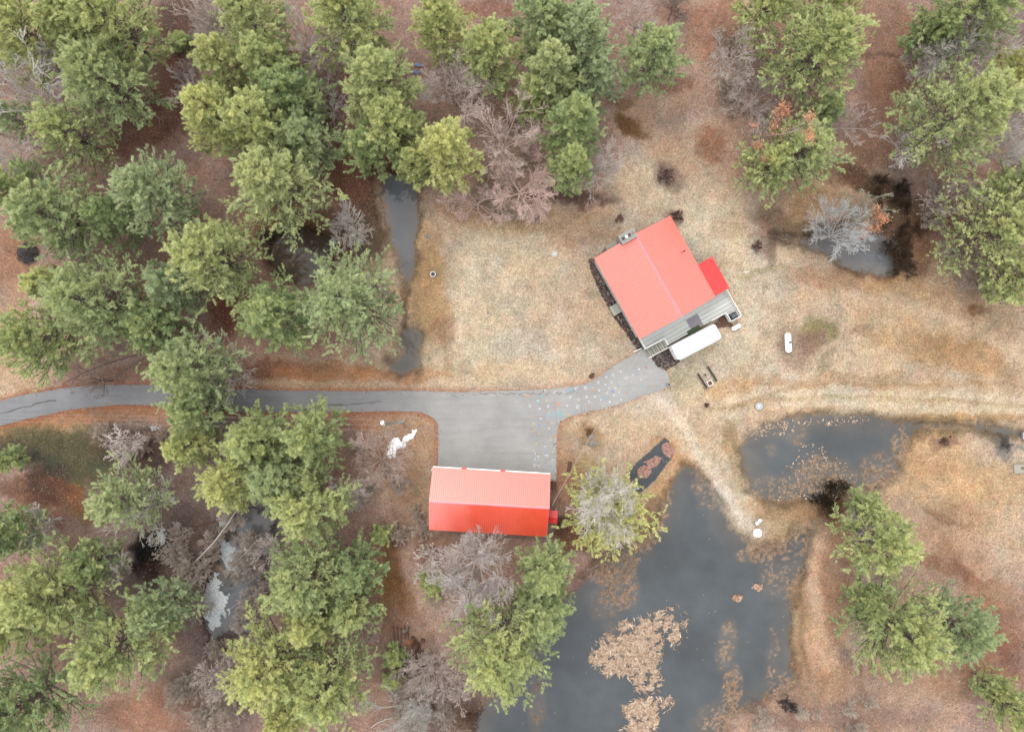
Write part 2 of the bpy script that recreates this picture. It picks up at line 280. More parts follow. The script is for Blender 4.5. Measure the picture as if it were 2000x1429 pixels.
# soft patches: px, py, rx, ry, rot degrees, colour, strength, litter
BL = [
 (970, 560, 90, 130, 20, (222, 204, 176), .7, 0), (940, 640, 40, 110, 15, (226, 208, 182), .6, 0), (1060, 600, 50, 60, 0, (196, 172, 150), .5, .1),
 (1150, 560, 60, 80, 0, (202, 178, 154), .4, .1), (870, 700, 60, 60, 0, (216, 194, 164), .5, 0), (1000, 730, 200, 22, 0, (214, 186, 150), .5, 0),
 (840, 580, 35, 80, 0, (196, 158, 112), .8, .2), (835, 500, 25, 60, 0, (190, 150, 108), .6, .2), (865, 650, 30, 30, 0, (172, 134, 110), .6, .3),
 (1390, 450, 70, 60, 0, (224, 206, 180), .7, 0), (1280, 370, 80, 35, 20, (214, 188, 156), .7, 0), (1410, 400, 40, 40, 0, (216, 192, 162), .6, 0),
 (1380, 480, 50, 120, -25, (222, 204, 178), .6, 0), (1270, 220, 70, 35, -25, (206, 172, 144), .7, .2), (1330, 290, 60, 40, 0, (204, 172, 142), .6, .2),
 (1225, 245, 26, 18, 30, (118, 84, 46), .9, .6), (1210, 200, 30, 16, 0, (126, 86, 58), .7, .8), (1250, 265, 18, 10, 0, (134, 96, 58), .7, .6),
 (1320, 160, 30, 14, -20, (126, 78, 54), .6, 1), (1390, 290, 24, 30, 0, (158, 104, 76), .7, .8), (1140, 460, 60, 22, 0, (178, 142, 116), .5, .3),
 (1080, 430, 90, 18, -10, (196, 160, 124), .6, .2), (920, 420, 60, 22, 5, (190, 152, 120), .6, .3), (980, 440, 60, 14, 0, (206, 184, 146), .5, .0),
 (1110, 382, 75, 16, 0, (96, 66, 60), .85, .5), (1450, 440, 60, 22, 0, (206, 172, 138), .5, .1),  # first dark strip paints the shadow below the last grove pine
 (1600, 400, 50, 30, 0, (206, 168, 130), .7, .1), (1570, 380, 70, 50, 0, (200, 160, 124), .5, .2),
 (1700, 355, 70, 22, 25, (74, 58, 44), .9, .4), (1765, 420, 34, 50, 0, (92, 72, 52), .8, .3), (1755, 490, 26, 42, 0, (70, 56, 44), .8, .3), (1640, 340, 40, 20, 0, (140, 100, 76), .6, .6),  # dark band right of the marsh: mud with tree reflection painted in
 (1700, 500, 50, 30, 0, (120, 112, 104), .7, .2), (1540, 440, 60, 22, 15, (120, 96, 72), .7, .4), (1560, 470, 50, 12, 10, (104, 92, 78), .7, .4), (1800, 480, 30, 60, 0, (128, 92, 62), .8, .7),
 (1660, 540, 120, 20, 0, (186, 144, 110), .6, .2), (1760, 560, 60, 20, 0, (190, 150, 104), .6, .2), (1870, 600, 120, 50, 0, (206, 172, 138), .6, 0), (1910, 615, 22, 10, 0, (130, 84, 42), .8, .4),
 (1750, 640, 90, 40, 20, (200, 162, 116), .5, 0), (1860, 690, 110, 30, 12, (184, 142, 98), .7, 0), (1700, 700, 60, 26, -15, (216, 190, 160), .7, 0), (1960, 640, 50, 30, 20, (206, 180, 152), .6, 0),
 (1600, 640, 26, 22, 0, (134, 126, 78), .75, .1), (1560, 670, 34, 34, 0, (172, 148, 132), .7, .1), (1585, 662, 16, 20, 0, (134, 104, 92), .6, .1), (1620, 700, 14, 30, 20, (148, 132, 104), .6, 0),
 (1690, 645, 18, 12, 0, (164, 140, 118), .7, 0), (1400, 700, 60, 50, 0, (206, 186, 156), .5, 0), (1330, 745, 50, 24, 0, (172, 164, 128), .6, 0), (1460, 650, 30, 60, 0, (222, 204, 178), .6, 0),
 (1600, 740, 140, 10, -3, (190, 152, 116), .6, 0), (1750, 755, 260, 10, 0, (208, 178, 142), .5, 0), (1780, 775, 260, 10, 1, (220, 200, 168), .6, 0), (1800, 795, 260, 8, 1, (226, 206, 172), .6, 0),
 (1850, 785, 200, 3, 1, (196, 176, 142), .7, 0), (1540, 800, 80, 12, -5, (206, 170, 136), .6, .1), (1900, 812, 140, 7, 0, (194, 158, 114), .7, 0), (1700, 735, 60, 10, 5, (196, 172, 140), .4, 0),
 (1380, 790, 70, 40, 20, (208, 182, 148), .4, 0), (1400, 900, 40, 130, -28, (216, 194, 166), .75, 0), (1450, 1000, 26, 50, -28, (218, 196, 168), .75, 0), (1330, 840, 40, 30, 0, (210, 186, 156), .5, 0),
 (1440, 880, 16, 70, -8, (164, 138, 98), .6, .2), (1330, 900, 60, 14, 40, (200, 154, 106), .7, .1), (1280, 970, 14, 50, 35, (214, 180, 146), .7, .0), (1300, 940, 16, 50, 35, (206, 166, 124), .6, .0),
 (1200, 830, 80, 30, 0, (214, 188, 156), .5, 0), (1150, 850, 26, 22, 0, (164, 130, 94), .7, .2), (1145, 920, 40, 16, 0, (178, 158, 112), .5, .1), (1110, 960, 26, 60, 0, (172, 126, 100), .7, .5),
 (1105, 850, 14, 60, 0, (206, 168, 132), .5, .1), (1120, 1050, 44, 26, 0, (112, 70, 40), .8, .6), (1095, 1030, 20, 20, 0, (84, 58, 38), .8, .6),
 (1190, 1110, 44, 26, 0, (160, 122, 98), .7, .5), (1275, 1030, 20, 50, 20, (150, 116, 88), .7, .4),
 (1530, 990, 60, 30, 0, (188, 154, 116), .7, .1), (1500, 1075, 50, 16, -10, (150, 116, 90), .7, .3), (1520, 1020, 60, 30, -30, (184, 152, 110), .7, .1), (1620, 985, 22, 44, 10, (48, 38, 22), .95, .2), (1600, 1000, 22, 50, 0, (110, 84, 60), .6, .4),  # darkest patch: mud with the trees' reflection painted into its colour
 (1560, 1000, 30, 26, 0, (176, 138, 110), .5, .3), (1600, 1180, 22, 120, 0, (214, 172, 140), .8, .1), (1560, 1230, 16, 120, 0, (182, 146, 112), .7, .2), (1640, 1130, 26, 120, 0, (164, 112, 86), .6, .8),
 (1600, 1280, 22, 40, 0, (228, 186, 156), .7, 0), (1650, 1310, 8, 40, 0, (120, 108, 106), .8, .3), (1680, 1330, 8, 40, 0, (120, 108, 106), .7, .3), (1700, 1330, 150, 40, 0, (184, 148, 120), .5, .4),
 (1650, 1400, 150, 30, 0, (150, 118, 104), .6, .5), (1940, 1250, 60, 90, 0, (150, 106, 84), .7, 1), (1870, 1060, 60, 70, 0, (190, 148, 120), .6, .4), (1850, 1000, 60, 16, 20, (140, 96, 66), .6, .6), (1880, 1120, 90, 12, 20, (150, 104, 80), .6, .6),
 (1900, 940, 130, 40, 0, (212, 174, 132), .7, 0), (1820, 880, 70, 40, 0, (206, 166, 124), .6, 0), (1920, 1160, 60, 30, 0, (200, 160, 128), .6, .3), (1820, 835, 90, 12, 3, (160, 134, 96), .7, .1), (1900, 1330, 80, 30, 0, (176, 134, 104), .5, .5),
 (1965, 865, 20, 22, 0, (120, 116, 116), .7, .3), (1845, 862, 18, 10, 0, (130, 96, 82), .6, .3), (1600, 1330, 70, 30, 0, (176, 142, 114), .6, .3),
 (60, 840, 90, 22, -5, (198, 164, 124), .7, .2), (150, 815, 160, 14, -3, (196, 142, 104), .8, .6), (120, 890, 110, 40, 15, (98, 96, 70), .9, .2), (60, 890, 80, 12, 25, (90, 84, 74), .7, .2), (60, 960, 60, 20, 15, (112, 74, 52), .7, .6),
 (130, 960, 50, 14, 30, (168, 108, 76), .8, 1), (170, 1000, 24, 20, 0, (128, 98, 48), .6, .5), (80, 1000, 60, 30, 0, (134, 86, 64), .6, 1), (95, 950, 30, 30, 0, (88, 66, 58), .6, .5),
 (290, 880, 80, 40, 0, (80, 62, 54), .7, .6), (300, 1080, 30, 50, 10, (18, 12, 9), 1, .0), (320, 1130, 40, 40, 0, (76, 52, 42), .7, .5), (400, 1080, 60, 80, 0, (98, 80, 72), .7, .4), (480, 1060, 60, 90, 0, (142, 134, 130), .8, .2), (370, 1150, 40, 90, 0, (130, 112, 104), .7, .4), (430, 1230, 60, 60, 0, (140, 124, 118), .7, .4),
 (470, 1140, 30, 60, 0, (126, 120, 120), .7, .1), (455, 1130, 14, 26, 0, (44, 36, 24), .9, .1), (500, 1030, 40, 40, 0, (120, 110, 108), .7, .2), (430, 1270, 40, 60, 0, (116, 90, 82), .6, .5), (300, 1390, 110, 40, 0, (172, 122, 96), .7, .9), (430, 1390, 80, 40, 0, (142, 118, 110), .7, .5),
 (30, 500, 36, 80, 0, (176, 130, 104), .8, .7), (20, 640, 30, 90, 0, (206, 166, 138), .8, .3), (40, 740, 60, 26, -5, (212, 180, 150), .8, .2), (90, 540, 20, 14, 0, (132, 84, 64), .7, .8), (100, 770, 90, 10, -8, (168, 106, 80), .7, .9),
 (300, 720, 110, 20, -8, (150, 100, 80), .6, .9), (580, 490, 50, 50, 0, (66, 54, 36), .95, .3), (640, 470, 60, 60, 10, (96, 72, 46), .85, .5), (720, 450, 30, 60, -10, (88, 74, 58), .85, .4), (535, 480, 26, 30, 0, (50, 44, 40), .8, .1),
 (450, 600, 40, 50, 0, (118, 56, 38), .8, 1), (540, 720, 60, 18, 0, (132, 74, 48), .7, 1), (640, 725, 90, 14, 0, (190, 134, 92), .7, .6), (740, 735, 110, 12, 0, (200, 142, 100), .7, .4), (700, 340, 60, 50, 0, (124, 76, 50), .8, 1), (760, 320, 40, 20, 0, (100, 64, 44), .6, .9),
 (790, 600, 10, 40, 0, (84, 60, 40), .7, .3), (690, 820, 110, 14, 0, (184, 124, 96), .6, .8), (790, 850, 60, 50, 0, (200, 164, 134), .7, .2), (740, 870, 50, 24, 0, (128, 92, 76), .5, .6), (820, 920, 26, 90, 0, (196, 156, 124), .7, .3),
 (750, 1100, 30, 60, 0, (138, 98, 52), .85, .6), (765, 1180, 34, 60, 0, (134, 100, 56), .8, .7), (740, 1080, 14, 40, 0, (200, 152, 128), .7, .4), (800, 1000, 40, 50, 0, (156, 120, 96), .5, .6), (830, 1060, 60, 24, 0, (138, 100, 78), .5, .9),
 (800, 1230, 50, 40, 0, (160, 124, 108), .6, .8), (800, 1262, 12, 10, 0, (196, 130, 74), .8, .4), (815, 1275, 14, 22, -20, (48, 38, 34), .9, .2), (800, 1300, 60, 30, 0, (128, 96, 88), .6, .6), (860, 1380, 60, 40, 0, (110, 92, 90), .7, .4), (915, 1400, 30, 30, 0, (112, 88, 70), .7, .3),
 (960, 1170, 30, 30, 0, (140, 86, 70), .6, 1), (340, 60, 40, 60, 0, (92, 62, 52), .7, .7), (330, 190, 40, 80, 10, (122, 76, 58), .8, 1), (270, 270, 60, 30, -20, (114, 72, 56), .7, 1), (960, 20, 60, 16, 0, (170, 112, 90), .6, .9),
 (1400, 60, 50, 60, 0, (176, 122, 96), .6, .9), (1740, 90, 50, 90, 0, (162, 122, 98), .7, .8), (1740, 104, 60, 5, 0, (96, 72, 56), .7, .6), (1720, 200, 40, 50, 10, (122, 88, 72), .6, .8), (1700, 290, 40, 30, 0, (146, 108, 84), .6, .6),
 (1850, 400, 40, 40, 0, (134, 92, 78), .7, .9), (1330, 30, 40, 20, 0, (170, 118, 96), .6, .9), (660, 160, 40, 60, 0, (132, 74, 62), .6, 1), (1010, 440, 20, 20, 0, (170, 140, 110), .3, .1),
 (1430, 760, 60, 14, -20, (206, 168, 128), .5, .0), (1490, 470, 20, 30, 0, (140, 100, 86), .6, .3), (1323, 422, 18, 10, 0, (132, 98, 84), .6, .3), (1303, 342, 26, 22, 0, (140, 110, 100), .6, .3), (1490, 530, 40, 7, 0, (150, 140, 100), .6, 0), (1500, 500, 8, 30, 0, (130, 112, 96), .5, 0),
]
STROKES = [
 ([(1290, 775), (1330, 830), (1370, 900), (1410, 960), (1450, 1015), (1476, 1040)], 22, (232, 214, 194), 1.2),
 ([(1315, 830), (1360, 905), (1400, 965), (1440, 1015)], 4, (196, 170, 142), .7), ([(1345, 815), (1392, 890), (1430, 950), (1462, 1000)], 4, (200, 174, 146), .6),
 ([(1380, 790), (1470, 770), (1600, 762), (1760, 768), (1900, 776), (2040, 782)], 9, (230, 211, 186), .7), ([(1420, 815), (1500, 796), (1620, 785), (1760, 790), (1900, 798), (2040, 802)], 8, (230, 211, 186), .7),
 ([(1400, 800), (1500, 780), (1640, 772), (1780, 777), (2040, 791)], 4, (188, 162, 126), .75), ([(1440, 790), (1560, 752), (1640, 747), (1800, 752), (1960, 748)], 4, (180, 146, 106), .6),
 ([(1340, 770), (1410, 720), (1450, 660), (1450, 600), (1440, 520), (1400, 430), (1350, 380)], 20, (224, 207, 182), .6), ([(1500, 740), (1510, 640), (1515, 560), (1530, 500)], 10, (218, 196, 168), .6), ([(1480, 700), (1490, 600), (1500, 520)], 4, (190, 164, 132), .5),
 ([(1595, 1070), (1590, 1150), (1600, 1230), (1610, 1300)], 11, (226, 190, 162), .8), ([(1572, 1060), (1560, 1150), (1566, 1260), (1580, 1330)], 5, (150, 118, 92), .7),
 ([(925, 520), (905, 600), (905, 660), (930, 710)], 14, (228, 212, 188), .7), ([(975, 500), (955, 590), (965, 690)], 9, (222, 204, 180), .5), ([(1040, 520), (1020, 620), (1040, 720)], 8, (202, 180, 158), .6),
 ([(1105, 500), (1085, 600), (1100, 700)], 10, (220, 202, 178), .5), ([(870, 590), (860, 660), (880, 730)], 8, (190, 156, 122), .5), ([(1150, 650), (1200, 700), (1170, 730)], 10, (200, 178, 156), .5),
 ([(1700, 660), (1780, 690), (1880, 720), (1990, 740)], 12, (196, 158, 118), .6), ([(1640, 590), (1760, 600), (1900, 640), (2000, 700)], 14, (218, 192, 164), .5), ([(1740, 960), (1850, 990), (1960, 1050), (2020, 1080)], 14, (224, 188, 152), .6),
 ([(1850, 1070), (1900, 1140), (1950, 1240), (1990, 1320)], 18, (146, 98, 76), .6), ([(1700, 820), (1800, 830), (1900, 838), (1990, 852)], 7, (150, 128, 92), .6),
 ([(820, 890), (830, 950), (815, 1010), (800, 1080)], 10, (200, 166, 138), .7), ([(770, 1060), (780, 1130), (790, 1200)], 7, (128, 90, 66), .6), ([(745, 1040), (735, 1110), (745, 1180)], 8, (202, 158, 136), .5),
 ([(1700, 20), (1720, 120), (1710, 220), (1730, 300)], 26, (170, 132, 110), .6), ([(300, 110), (330, 180), (300, 260)], 12, (168, 128, 110), .5),
]
DRIVE = [(-500, 900), (-300, 850), (-120, 812), (0, 783), (40, 772), (90, 763), (150, 755), (230, 751), (310, 752), (380, 757), (450, 760), (600, 763), (700, 764), (800, 763), (880, 765), (960, 764),
         (1040, 761), (1100, 757), (1140, 749), (1165, 738), (1200, 713), (1240, 690), (1256, 682), (1275, 690), (1283, 712), (1298, 720), (1307, 742), (1304, 755), (1280, 765), (1250, 775),
         (1190, 795), (1130, 808), (1105, 817), (1093, 828), (1088, 845), (1087, 880), (1086, 937), (1076, 938), (1000, 950), (860, 942), (856, 915), (856, 840), (851, 822), (836, 810), (812, 804), (760, 803), (640, 805), (560, 805),
         (440, 803), (370, 798), (300, 792), (240, 790), (160, 797), (80, 812), (0, 832), (-120, 864), (-300, 905), (-500, 960)]
POND = {
 'upper': [(738, 335), (818, 330), (819, 400), (816, 470), (813, 525), (802, 555), (788, 550), (774, 505), (752, 458), (737, 410), (731, 375)],
 'puddle': [(784, 636), (826, 642), (824, 680), (818, 718), (794, 738), (760, 728), (748, 700), (774, 698), (784, 685), (774, 660)],
 'east': [(1440, 870), (1470, 838), (1530, 812), (1600, 804), (1680, 808), (1750, 816), (1850, 822), (1940, 830), (2020, 840), (2020, 856), (1960, 850), (1870, 838), (1790, 842), (1768, 880), (1758, 915), (1735, 945), (1690, 965), (1650, 975), (1600, 985), (1540, 985), (1490, 985), (1465, 960), (1452, 910)],
 'main': [(1330, 905), (1360, 912), (1385, 940), (1410, 985), (1432, 1030), (1468, 1062), (1510, 1068), (1550, 1030), (1580, 1035), (1578, 1110), (1552, 1150), (1545, 1250), (1556, 1330), (1530, 1352), (1480, 1375), (1440, 1390), (1405, 1440), (1400, 1560), (920, 1560), (925, 1440), (935, 1375), (1000, 1300), (1060, 1200), (1120, 1150), (1150, 1110), (1190, 1080), (1255, 1060), (1288, 1010), (1300, 960)],
 'northeast': [(1500, 445), (1560, 462), (1600, 440), (1680, 440), (1740, 450), (1765, 480), (1765, 520), (1730, 545), (1660, 530), (1610, 500), (1560, 480), (1510, 470)],
 'swamp': [(500, 985), (540, 1010), (545, 1060), (520, 1100), (520, 1160), (500, 1230), (460, 1260), (410, 1245), (385, 1180), (395, 1120), (430, 1060), (440, 1010), (460, 985)],
 'dark': [(525, 460), (600, 440), (650, 460), (640, 520), (600, 560), (545, 555), (520, 520)],
}
ISL = [  # shallow places in ponds: px,py,rx,ry,rot,rise metres
 (1420, 1260, 16, 40, 10, .34), (1430, 1350, 14, 40, 5, .58), (1510, 1290, 12, 60, 0, .27), (1440, 1168, 8, 6, 0, .6), (1480, 1146, 7, 6, 0, .55),
 (1600, 930, 40, 26, 0, .46), (1640, 930, 60, 26, 30, .27), (1560, 850, 20, 20, 0, .22), (1510, 880, 14, 14, 0, .2), (1720, 930, 36, 40, 0, .32), (1530, 955, 70, 24, 0, .26),
 (1185, 1108, 34, 30, 10, .64), (1226, 1105, 18, 32, 15, .62), (1210, 1150, 30, 36, 10, .4), (1275, 1030, 16, 40, 20, .58), (1180, 1180, 30, 30, 0, .25), (1290, 985, 20, 30, 20, .34), (1530, 1110, 40, 60, 0, .27), (1560, 1060, 16, 50, 0, .28),
 (1200, 1230, 20, 40, 0, .18), (1495, 1075, 44, 18, -10, .55), (1370, 960, 14, 40, -30, .25), (960, 1360, 40, 30, 0, .2), (1050, 1380, 16, 60, 0, .22), (1530, 1340, 30, 30, 0, .3), (1410, 1400, 50, 26, -20, .3),
 (1850, 836, 60, 8, 3, .25), (1700, 470, 30, 20, 0, .2), (1560, 470, 40, 10, 10, .22), (440, 1120, 30, 20, 0, .25), (480, 1060, 40, 14, 30, .22), (500, 1130, 20, 40, 0, .2), (1760, 870, 16, 40, 0, .3),
 (570, 500, 40, 40, 0, .22), (745, 400, 14, 60, -10, .28), (755, 700, 20, 12, 0, .2)]
WATER_Z = -0.16
def sdf(poly, X, Y):
    """signed distance in px, negative inside"""
    P = np.array(poly, float); n = len(P); d = np.full(X.shape, 1e18); inside = np.zeros(X.shape, bool)
    for i in range(n):
        a = P[i]; b = P[(i+1) % n]; e = b-a; wx = X-a[0]; wy = Y-a[1]
        t = np.clip((wx*e[0]+wy*e[1])/(e@e), 0, 1); dx = wx-e[0]*t; dy = wy-e[1]*t
        d = np.minimum(d, dx*dx+dy*dy)
        c = ((a[1] <= Y) & (b[1] > Y)) | ((b[1] <= Y) & (a[1] > Y))
        with np.errstate(divide='ignore', invalid='ignore'):
            xi = a[0]+(Y-a[1])/(b[1]-a[1] if b[1] != a[1] else 1)*(b[0]-a[0])
        inside ^= c & (X < xi)
    d = np.sqrt(d); return np.where(inside, -d, d)
def blob(X, Y, cx, cy, rx, ry, rot):
    a = math.radians(rot); dx = X-cx; dy = Y-cy
    u = (dx*math.cos(a)+dy*math.sin(a))/rx; v = (-dx*math.sin(a)+dy*math.cos(a))/ry
    return u*u+v*v
def terrain(X, Y):
    """X, Y photo pixels -> height, colour, litter, pond sd"""
    n1 = fbm(1, X, Y, 60, 4); n2 = fbm(5, X, Y, 60, 4); n3 = fbm(9, X, Y, 9, 3, .7); n4 = fbm(12, X, Y, 26, 3)
    wx = X+(n1-.5)*90+(fbm(31, X, Y, 14, 3)-.5)*34; wy = Y+(n2-.5)*90+(fbm(37, X, Y, 14, 3)-.5)*34
    gx = np.clip((wx-50)/100, 0, 18.999); gy = np.clip((wy-50)/100, 0, 13.999)
    ix = gx.astype(int); iy = gy.astype(int); fx = sm(0, 1, gx-ix)[..., None]; fy = sm(0, 1, gy-iy)[..., None]
    def bl(g): return (g[iy, ix]*(1-fx)+g[iy, ix+1]*fx)*(1-fy)+(g[iy+1, ix]*(1-fx)+g[iy+1, ix+1]*fx)*fy
    C = bl(gc); L = bl(gl[..., None])[..., 0]
    near = (X > -400) & (X < 2400) & (Y > -400) & (Y < 1900)
    bx = X+(n1-.5)*40+(n4-.5)*22+(n3-.5)*12; by = Y+(n2-.5)*40+(fbm(44, X, Y, 26, 3)-.5)*22+(fbm(48, X, Y, 9, 3, .7)-.5)*12
    for (cx, cy, rx, ry, rot, c, st, li) in BL:
        m = near & (abs(X-cx) < 2.2*max(rx, ry)+60) & (abs(Y-cy) < 2.2*max(rx, ry)+60)
        if not m.any(): continue
        q = blob(bx[m], by[m], cx, cy, rx*1.15, ry*1.15, rot)
        k = st*(1-sm(.3, 1.7, q)); a = alb(c)
        C[m] = C[m]*(1-k[:, None])+a*k[:, None]; L[m] = L[m]*(1-k)+li*k
    for (pts, wd, c, st) in STROKES:
        xs_ = [p[0] for p in pts]; ys_ = [p[1] for p in pts]
        m = (X > min(xs_)-60) & (X < max(xs_)+60) & (Y > min(ys_)-60) & (Y < max(ys_)+60)
        if not m.any(): continue
        xx = X[m]+(n1[m]-.5)*16+(n4[m]-.5)*6; yy = Y[m]+(n2[m]-.5)*16+(n3[m]-.5)*4; dd = np.full(xx.shape, 1e9)
        for a_, b_ in zip(pts[:-1], pts[1:]):
            ex, ey = b_[0]-a_[0], b_[1]-a_[1]; t_ = np.clip(((xx-a_[0])*ex+(yy-a_[1])*ey)/(ex*ex+ey*ey), 0, 1)
            dd = np.minimum(dd, np.hypot(xx-a_[0]-ex*t_, yy-a_[1]-ey*t_))
        k = st*np.exp(-(dd/wd)**2)*(.55+.9*(fbm(77, X[m], Y[m], 22, 3)-.2)); k = np.clip(k, 0, 1); C[m] = C[m]*(1-k[:, None])+alb(c)*k[:, None]; L[m] *= 1-k
    # patchiness everywhere
    pt = fbm(60, X, Y, 34, 5, .6); C *= (0.74+0.52*pt)[..., None]; p9 = fbm(66, X, Y, 15, 4, .65); C *= (.87+.26*p9)[..., None]
    tint = (fbm(71, X, Y, 48, 4, .6)-.5)
    C[..., 0] *= 1+.22*tint; C[..., 2] *= 1-.26*tint; t2 = fbm(73, X, Y, 12, 3, .7)-.5; C[..., 0] *= 1+.16*t2; C[..., 1] *= 1-.06*t2
    fine = fbm(80, X, Y, 6, 3, .8); C *= (0.83+.34*fine)[..., None]
    Z = -0.035+0.035*(n3-.5)*2
    SDM = np.full(X.shape, 1e9)
    edge = (fbm(90, X, Y, 20, 4, .6)-.5)*30
    for k, poly in POND.items():
        m = (X > min(p[0] for p in poly)-80) & (X < max(p[0] for p in poly)+80) & (Y > min(p[1] for p in poly)-80) & (Y < max(p[1] for p in poly)+80)
        if m.any(): SDM[m] = np.minimum(SDM[m], sdf(poly, X[m], Y[m])+((fbm(210, X[m], Y[m], 26, 4, .6)-.46)*75 if k == 'swamp' else 0))
    s_ = SDM+edge*(.5 if True else 1)
    dep = 0.62*sm(4, -20, s_)
    speck = (fbm(101, X, Y, 5.2, 2, .7)-.5)*2; spk2 = (fbm(105, X, Y, 13, 2, .7)-.5)*2
    rise = np.zeros(X.shape)
    for (cx, cy, rx, ry, rot, up) in ISL:
        m = (abs(X-cx) < 3*max(rx, ry)) & (abs(Y-cy) < 3*max(rx, ry)) & (SDM < 60)
        if m.any():
            q = blob(X[m]+edge[m]*.5, Y[m]+edge[m]*.4, cx, cy, rx, ry, rot)
            rise[m] = np.maximum(rise[m], up*1.02*(1-sm(.0, 3.0, q)))
    Z = Z-dep+rise*sm(10, -8, SDM)
    shore = np.exp(-((s_+6)/16)**2)
    Z = np.where(SDM < 60, Z+(0.62*speck+.3*spk2)*sm(.06, .3, dep)*(.35+.65*sm(.05, .3, rise))+.05*shore*speck, Z)
    Z = np.where(SDM > 20, np.maximum(Z, -0.09), Z)
    # wet banks
    wet = sm(16, -4, SDM+edge)*.55
    C *= (1-wet)[..., None]*np.array([1, 1, .97]); 
    isl = sm(.12, .3, rise)*sm(10, -8, SDM); ca = alb((196, 168, 142))
    C = C*(1-.75*isl[..., None])+ca*(.8+.3*speck)[..., None]*.75*isl[..., None]
    # leaf-drifted verges of the driveway
    md = (X > -600) & (X < 1500) & (Y > 600) & (Y < 1050)
    sdv = np.full(X.shape, 1e9)
    if md.any(): sdv[md] = sdf(DRIVE, X[md], Y[md])
    v = np.exp(-((sdv)/9)**2)*(.5+.5*pt)*np.clip(1.25-np.clip((X-500), 0, 900)/900, .3, 1); v = np.where(sdv < 0, 1*v, v)
    C = C*(1-.9*v[..., None])+alb((176, 110, 78))*.9*v[..., None]
    Z = np.where(sdv < 12, np.clip(Z, -.06, -.01), Z)
    return Z, np.clip(C, .004, .8), np.clip(L, 0, 1), SDM, rise

fx_ = np.arange(-84, 84.01, .19); fy_ = np.arange(-62, 62.01, .19)
ext = np.concatenate([np.arange(1, 60, 1.2), np.array([64, 72, 84, 100, 130, 170, 230, 320, 460, 620.])])
gx_ = np.concatenate([-84-ext[::-1], fx_, 84+ext]); gy_ = np.concatenate([-62-ext[::-1], fy_, fy_[-1]+ext])
XX, YY = np.meshgrid(gx_, gy_)
PX = 1000+XX/S; PY = 714.5-YY/S
Z, C, L, SDM, RISE = terrain(PX, PY)
ny, nx = XX.shape
idx = np.arange(nx*ny).reshape(ny, nx)
F = np.stack([idx[:-1, :-1], idx[:-1, 1:], idx[1:, 1:], idx[1:, :-1]], -1).reshape(-1, 4)
col = np.concatenate([C.reshape(-1, 3), L.reshape(-1, 1)], 1)

def ground_mat():
    m, t, b = mat_new('dormant grass and leaf litter'); lk = t.links.new
    a = nd(t, 'ShaderNodeVertexColor', layer_name='Col'); tc = nd(t, 'ShaderNodeTexCoord')
    def noise(sc_, det, ro=.6):
        n = nd(t, 'ShaderNodeTexNoise'); n.inputs['Scale'].default_value = sc_; n.inputs['Detail'].default_value = det; n.inputs['Roughness'].default_value = ro
        lk(tc.outputs['Object'], n.inputs['Vector']); return n.outputs['Fac']
    def rng(v, a0, a1, b0, b1):
        r = nd(t, 'ShaderNodeMapRange'); r.inputs[1].default_value = a0; r.inputs[2].default_value = a1; r.inputs[3].default_value = b0; r.inputs[4].default_value = b1
        lk(v, r.inputs[0]); return r.outputs[0]
    def scale(c, f):
        s_ = nd(t, 'ShaderNodeVectorMath', operation='SCALE'); lk(c, s_.inputs[0]); lk(f, s_.inputs['Scale']); return s_.outputs[0]
    n_f = noise(3.2, 4, .85); n_m = noise(.55, 6, .7); n_g = noise(5.5, 2, .7)
    c = scale(a.outputs['Color'], rng(n_f, .3, .7, .68, 1.34)); c = scale(c, rng(n_m, .3, .7, .86, 1.16)); c = scale(c, rng(n_g, .3, .7, .7, 1.3))
    # individual dead leaves
    vo = nd(t, 'ShaderNodeTexVoronoi'); vo.inputs['Scale'].default_value = 3.6; lk(tc.outputs['Object'], vo.inputs['Vector'])
    sp = nd(t, 'ShaderNodeSeparateColor'); lk(vo.outputs['Color'], sp.inputs[0])
    leaf = nd(t, 'ShaderNodeMath', operation='GREATER_THAN'); leaf.inputs[1].default_value = .72; lk(sp.outputs[0], leaf.inputs[0])
    ins = nd(t, 'ShaderNodeMath', operation='LESS_THAN'); ins.inputs[1].default_value = .42; lk(vo.outputs['Distance'], ins.inputs[0])
    f = nd(t, 'ShaderNodeMath', operation='MULTIPLY'); lk(leaf.outputs[0], f.inputs[0]); lk(ins.outputs[0], f.inputs[1])
    f2 = nd(t, 'ShaderNodeMath', operation='MULTIPLY'); lk(f.outputs[0], f2.inputs[0]); lk(rng(a.outputs['Alpha'], 0, 1, .12, .62), f2.inputs[1])
    lc = nd(t, 'ShaderNodeValToRGB'); lk(sp.outputs[1], lc.inputs[0])
    e = lc.color_ramp.elements; e[0].color = (*alb((112, 62, 44)), 1); e[1].color = (*alb((226, 190, 160)), 1)
    el = lc.color_ramp.elements.new(.55); el.color = (*alb((176, 120, 88)), 1)
    mx = nd(t, 'ShaderNodeMixRGB'); lk(f2.outputs[0], mx.inputs[0]); lk(c, mx.inputs[1]); lk(lc.outputs[0], mx.inputs[2])
    lk(mx.outputs[0], b.inputs['Base Color']); b.inputs['Roughness'].default_value = .95; b.inputs['Specular IOR Level'].default_value = .15
    bp = nd(t, 'ShaderNodeBump'); bp.inputs['Strength'].default_value = .7; bp.inputs['Distance'].default_value = .12
    lk(n_f, bp.inputs['Height']); lk(bp.outputs[0], b.inputs['Normal'])
    return m
M['ground'] = ground_mat()
g = mesh_np('ground', np.stack([XX, YY, Z], -1).reshape(-1, 3), F, M['ground'], col=col, smooth=True); tag(g, kind='structure')

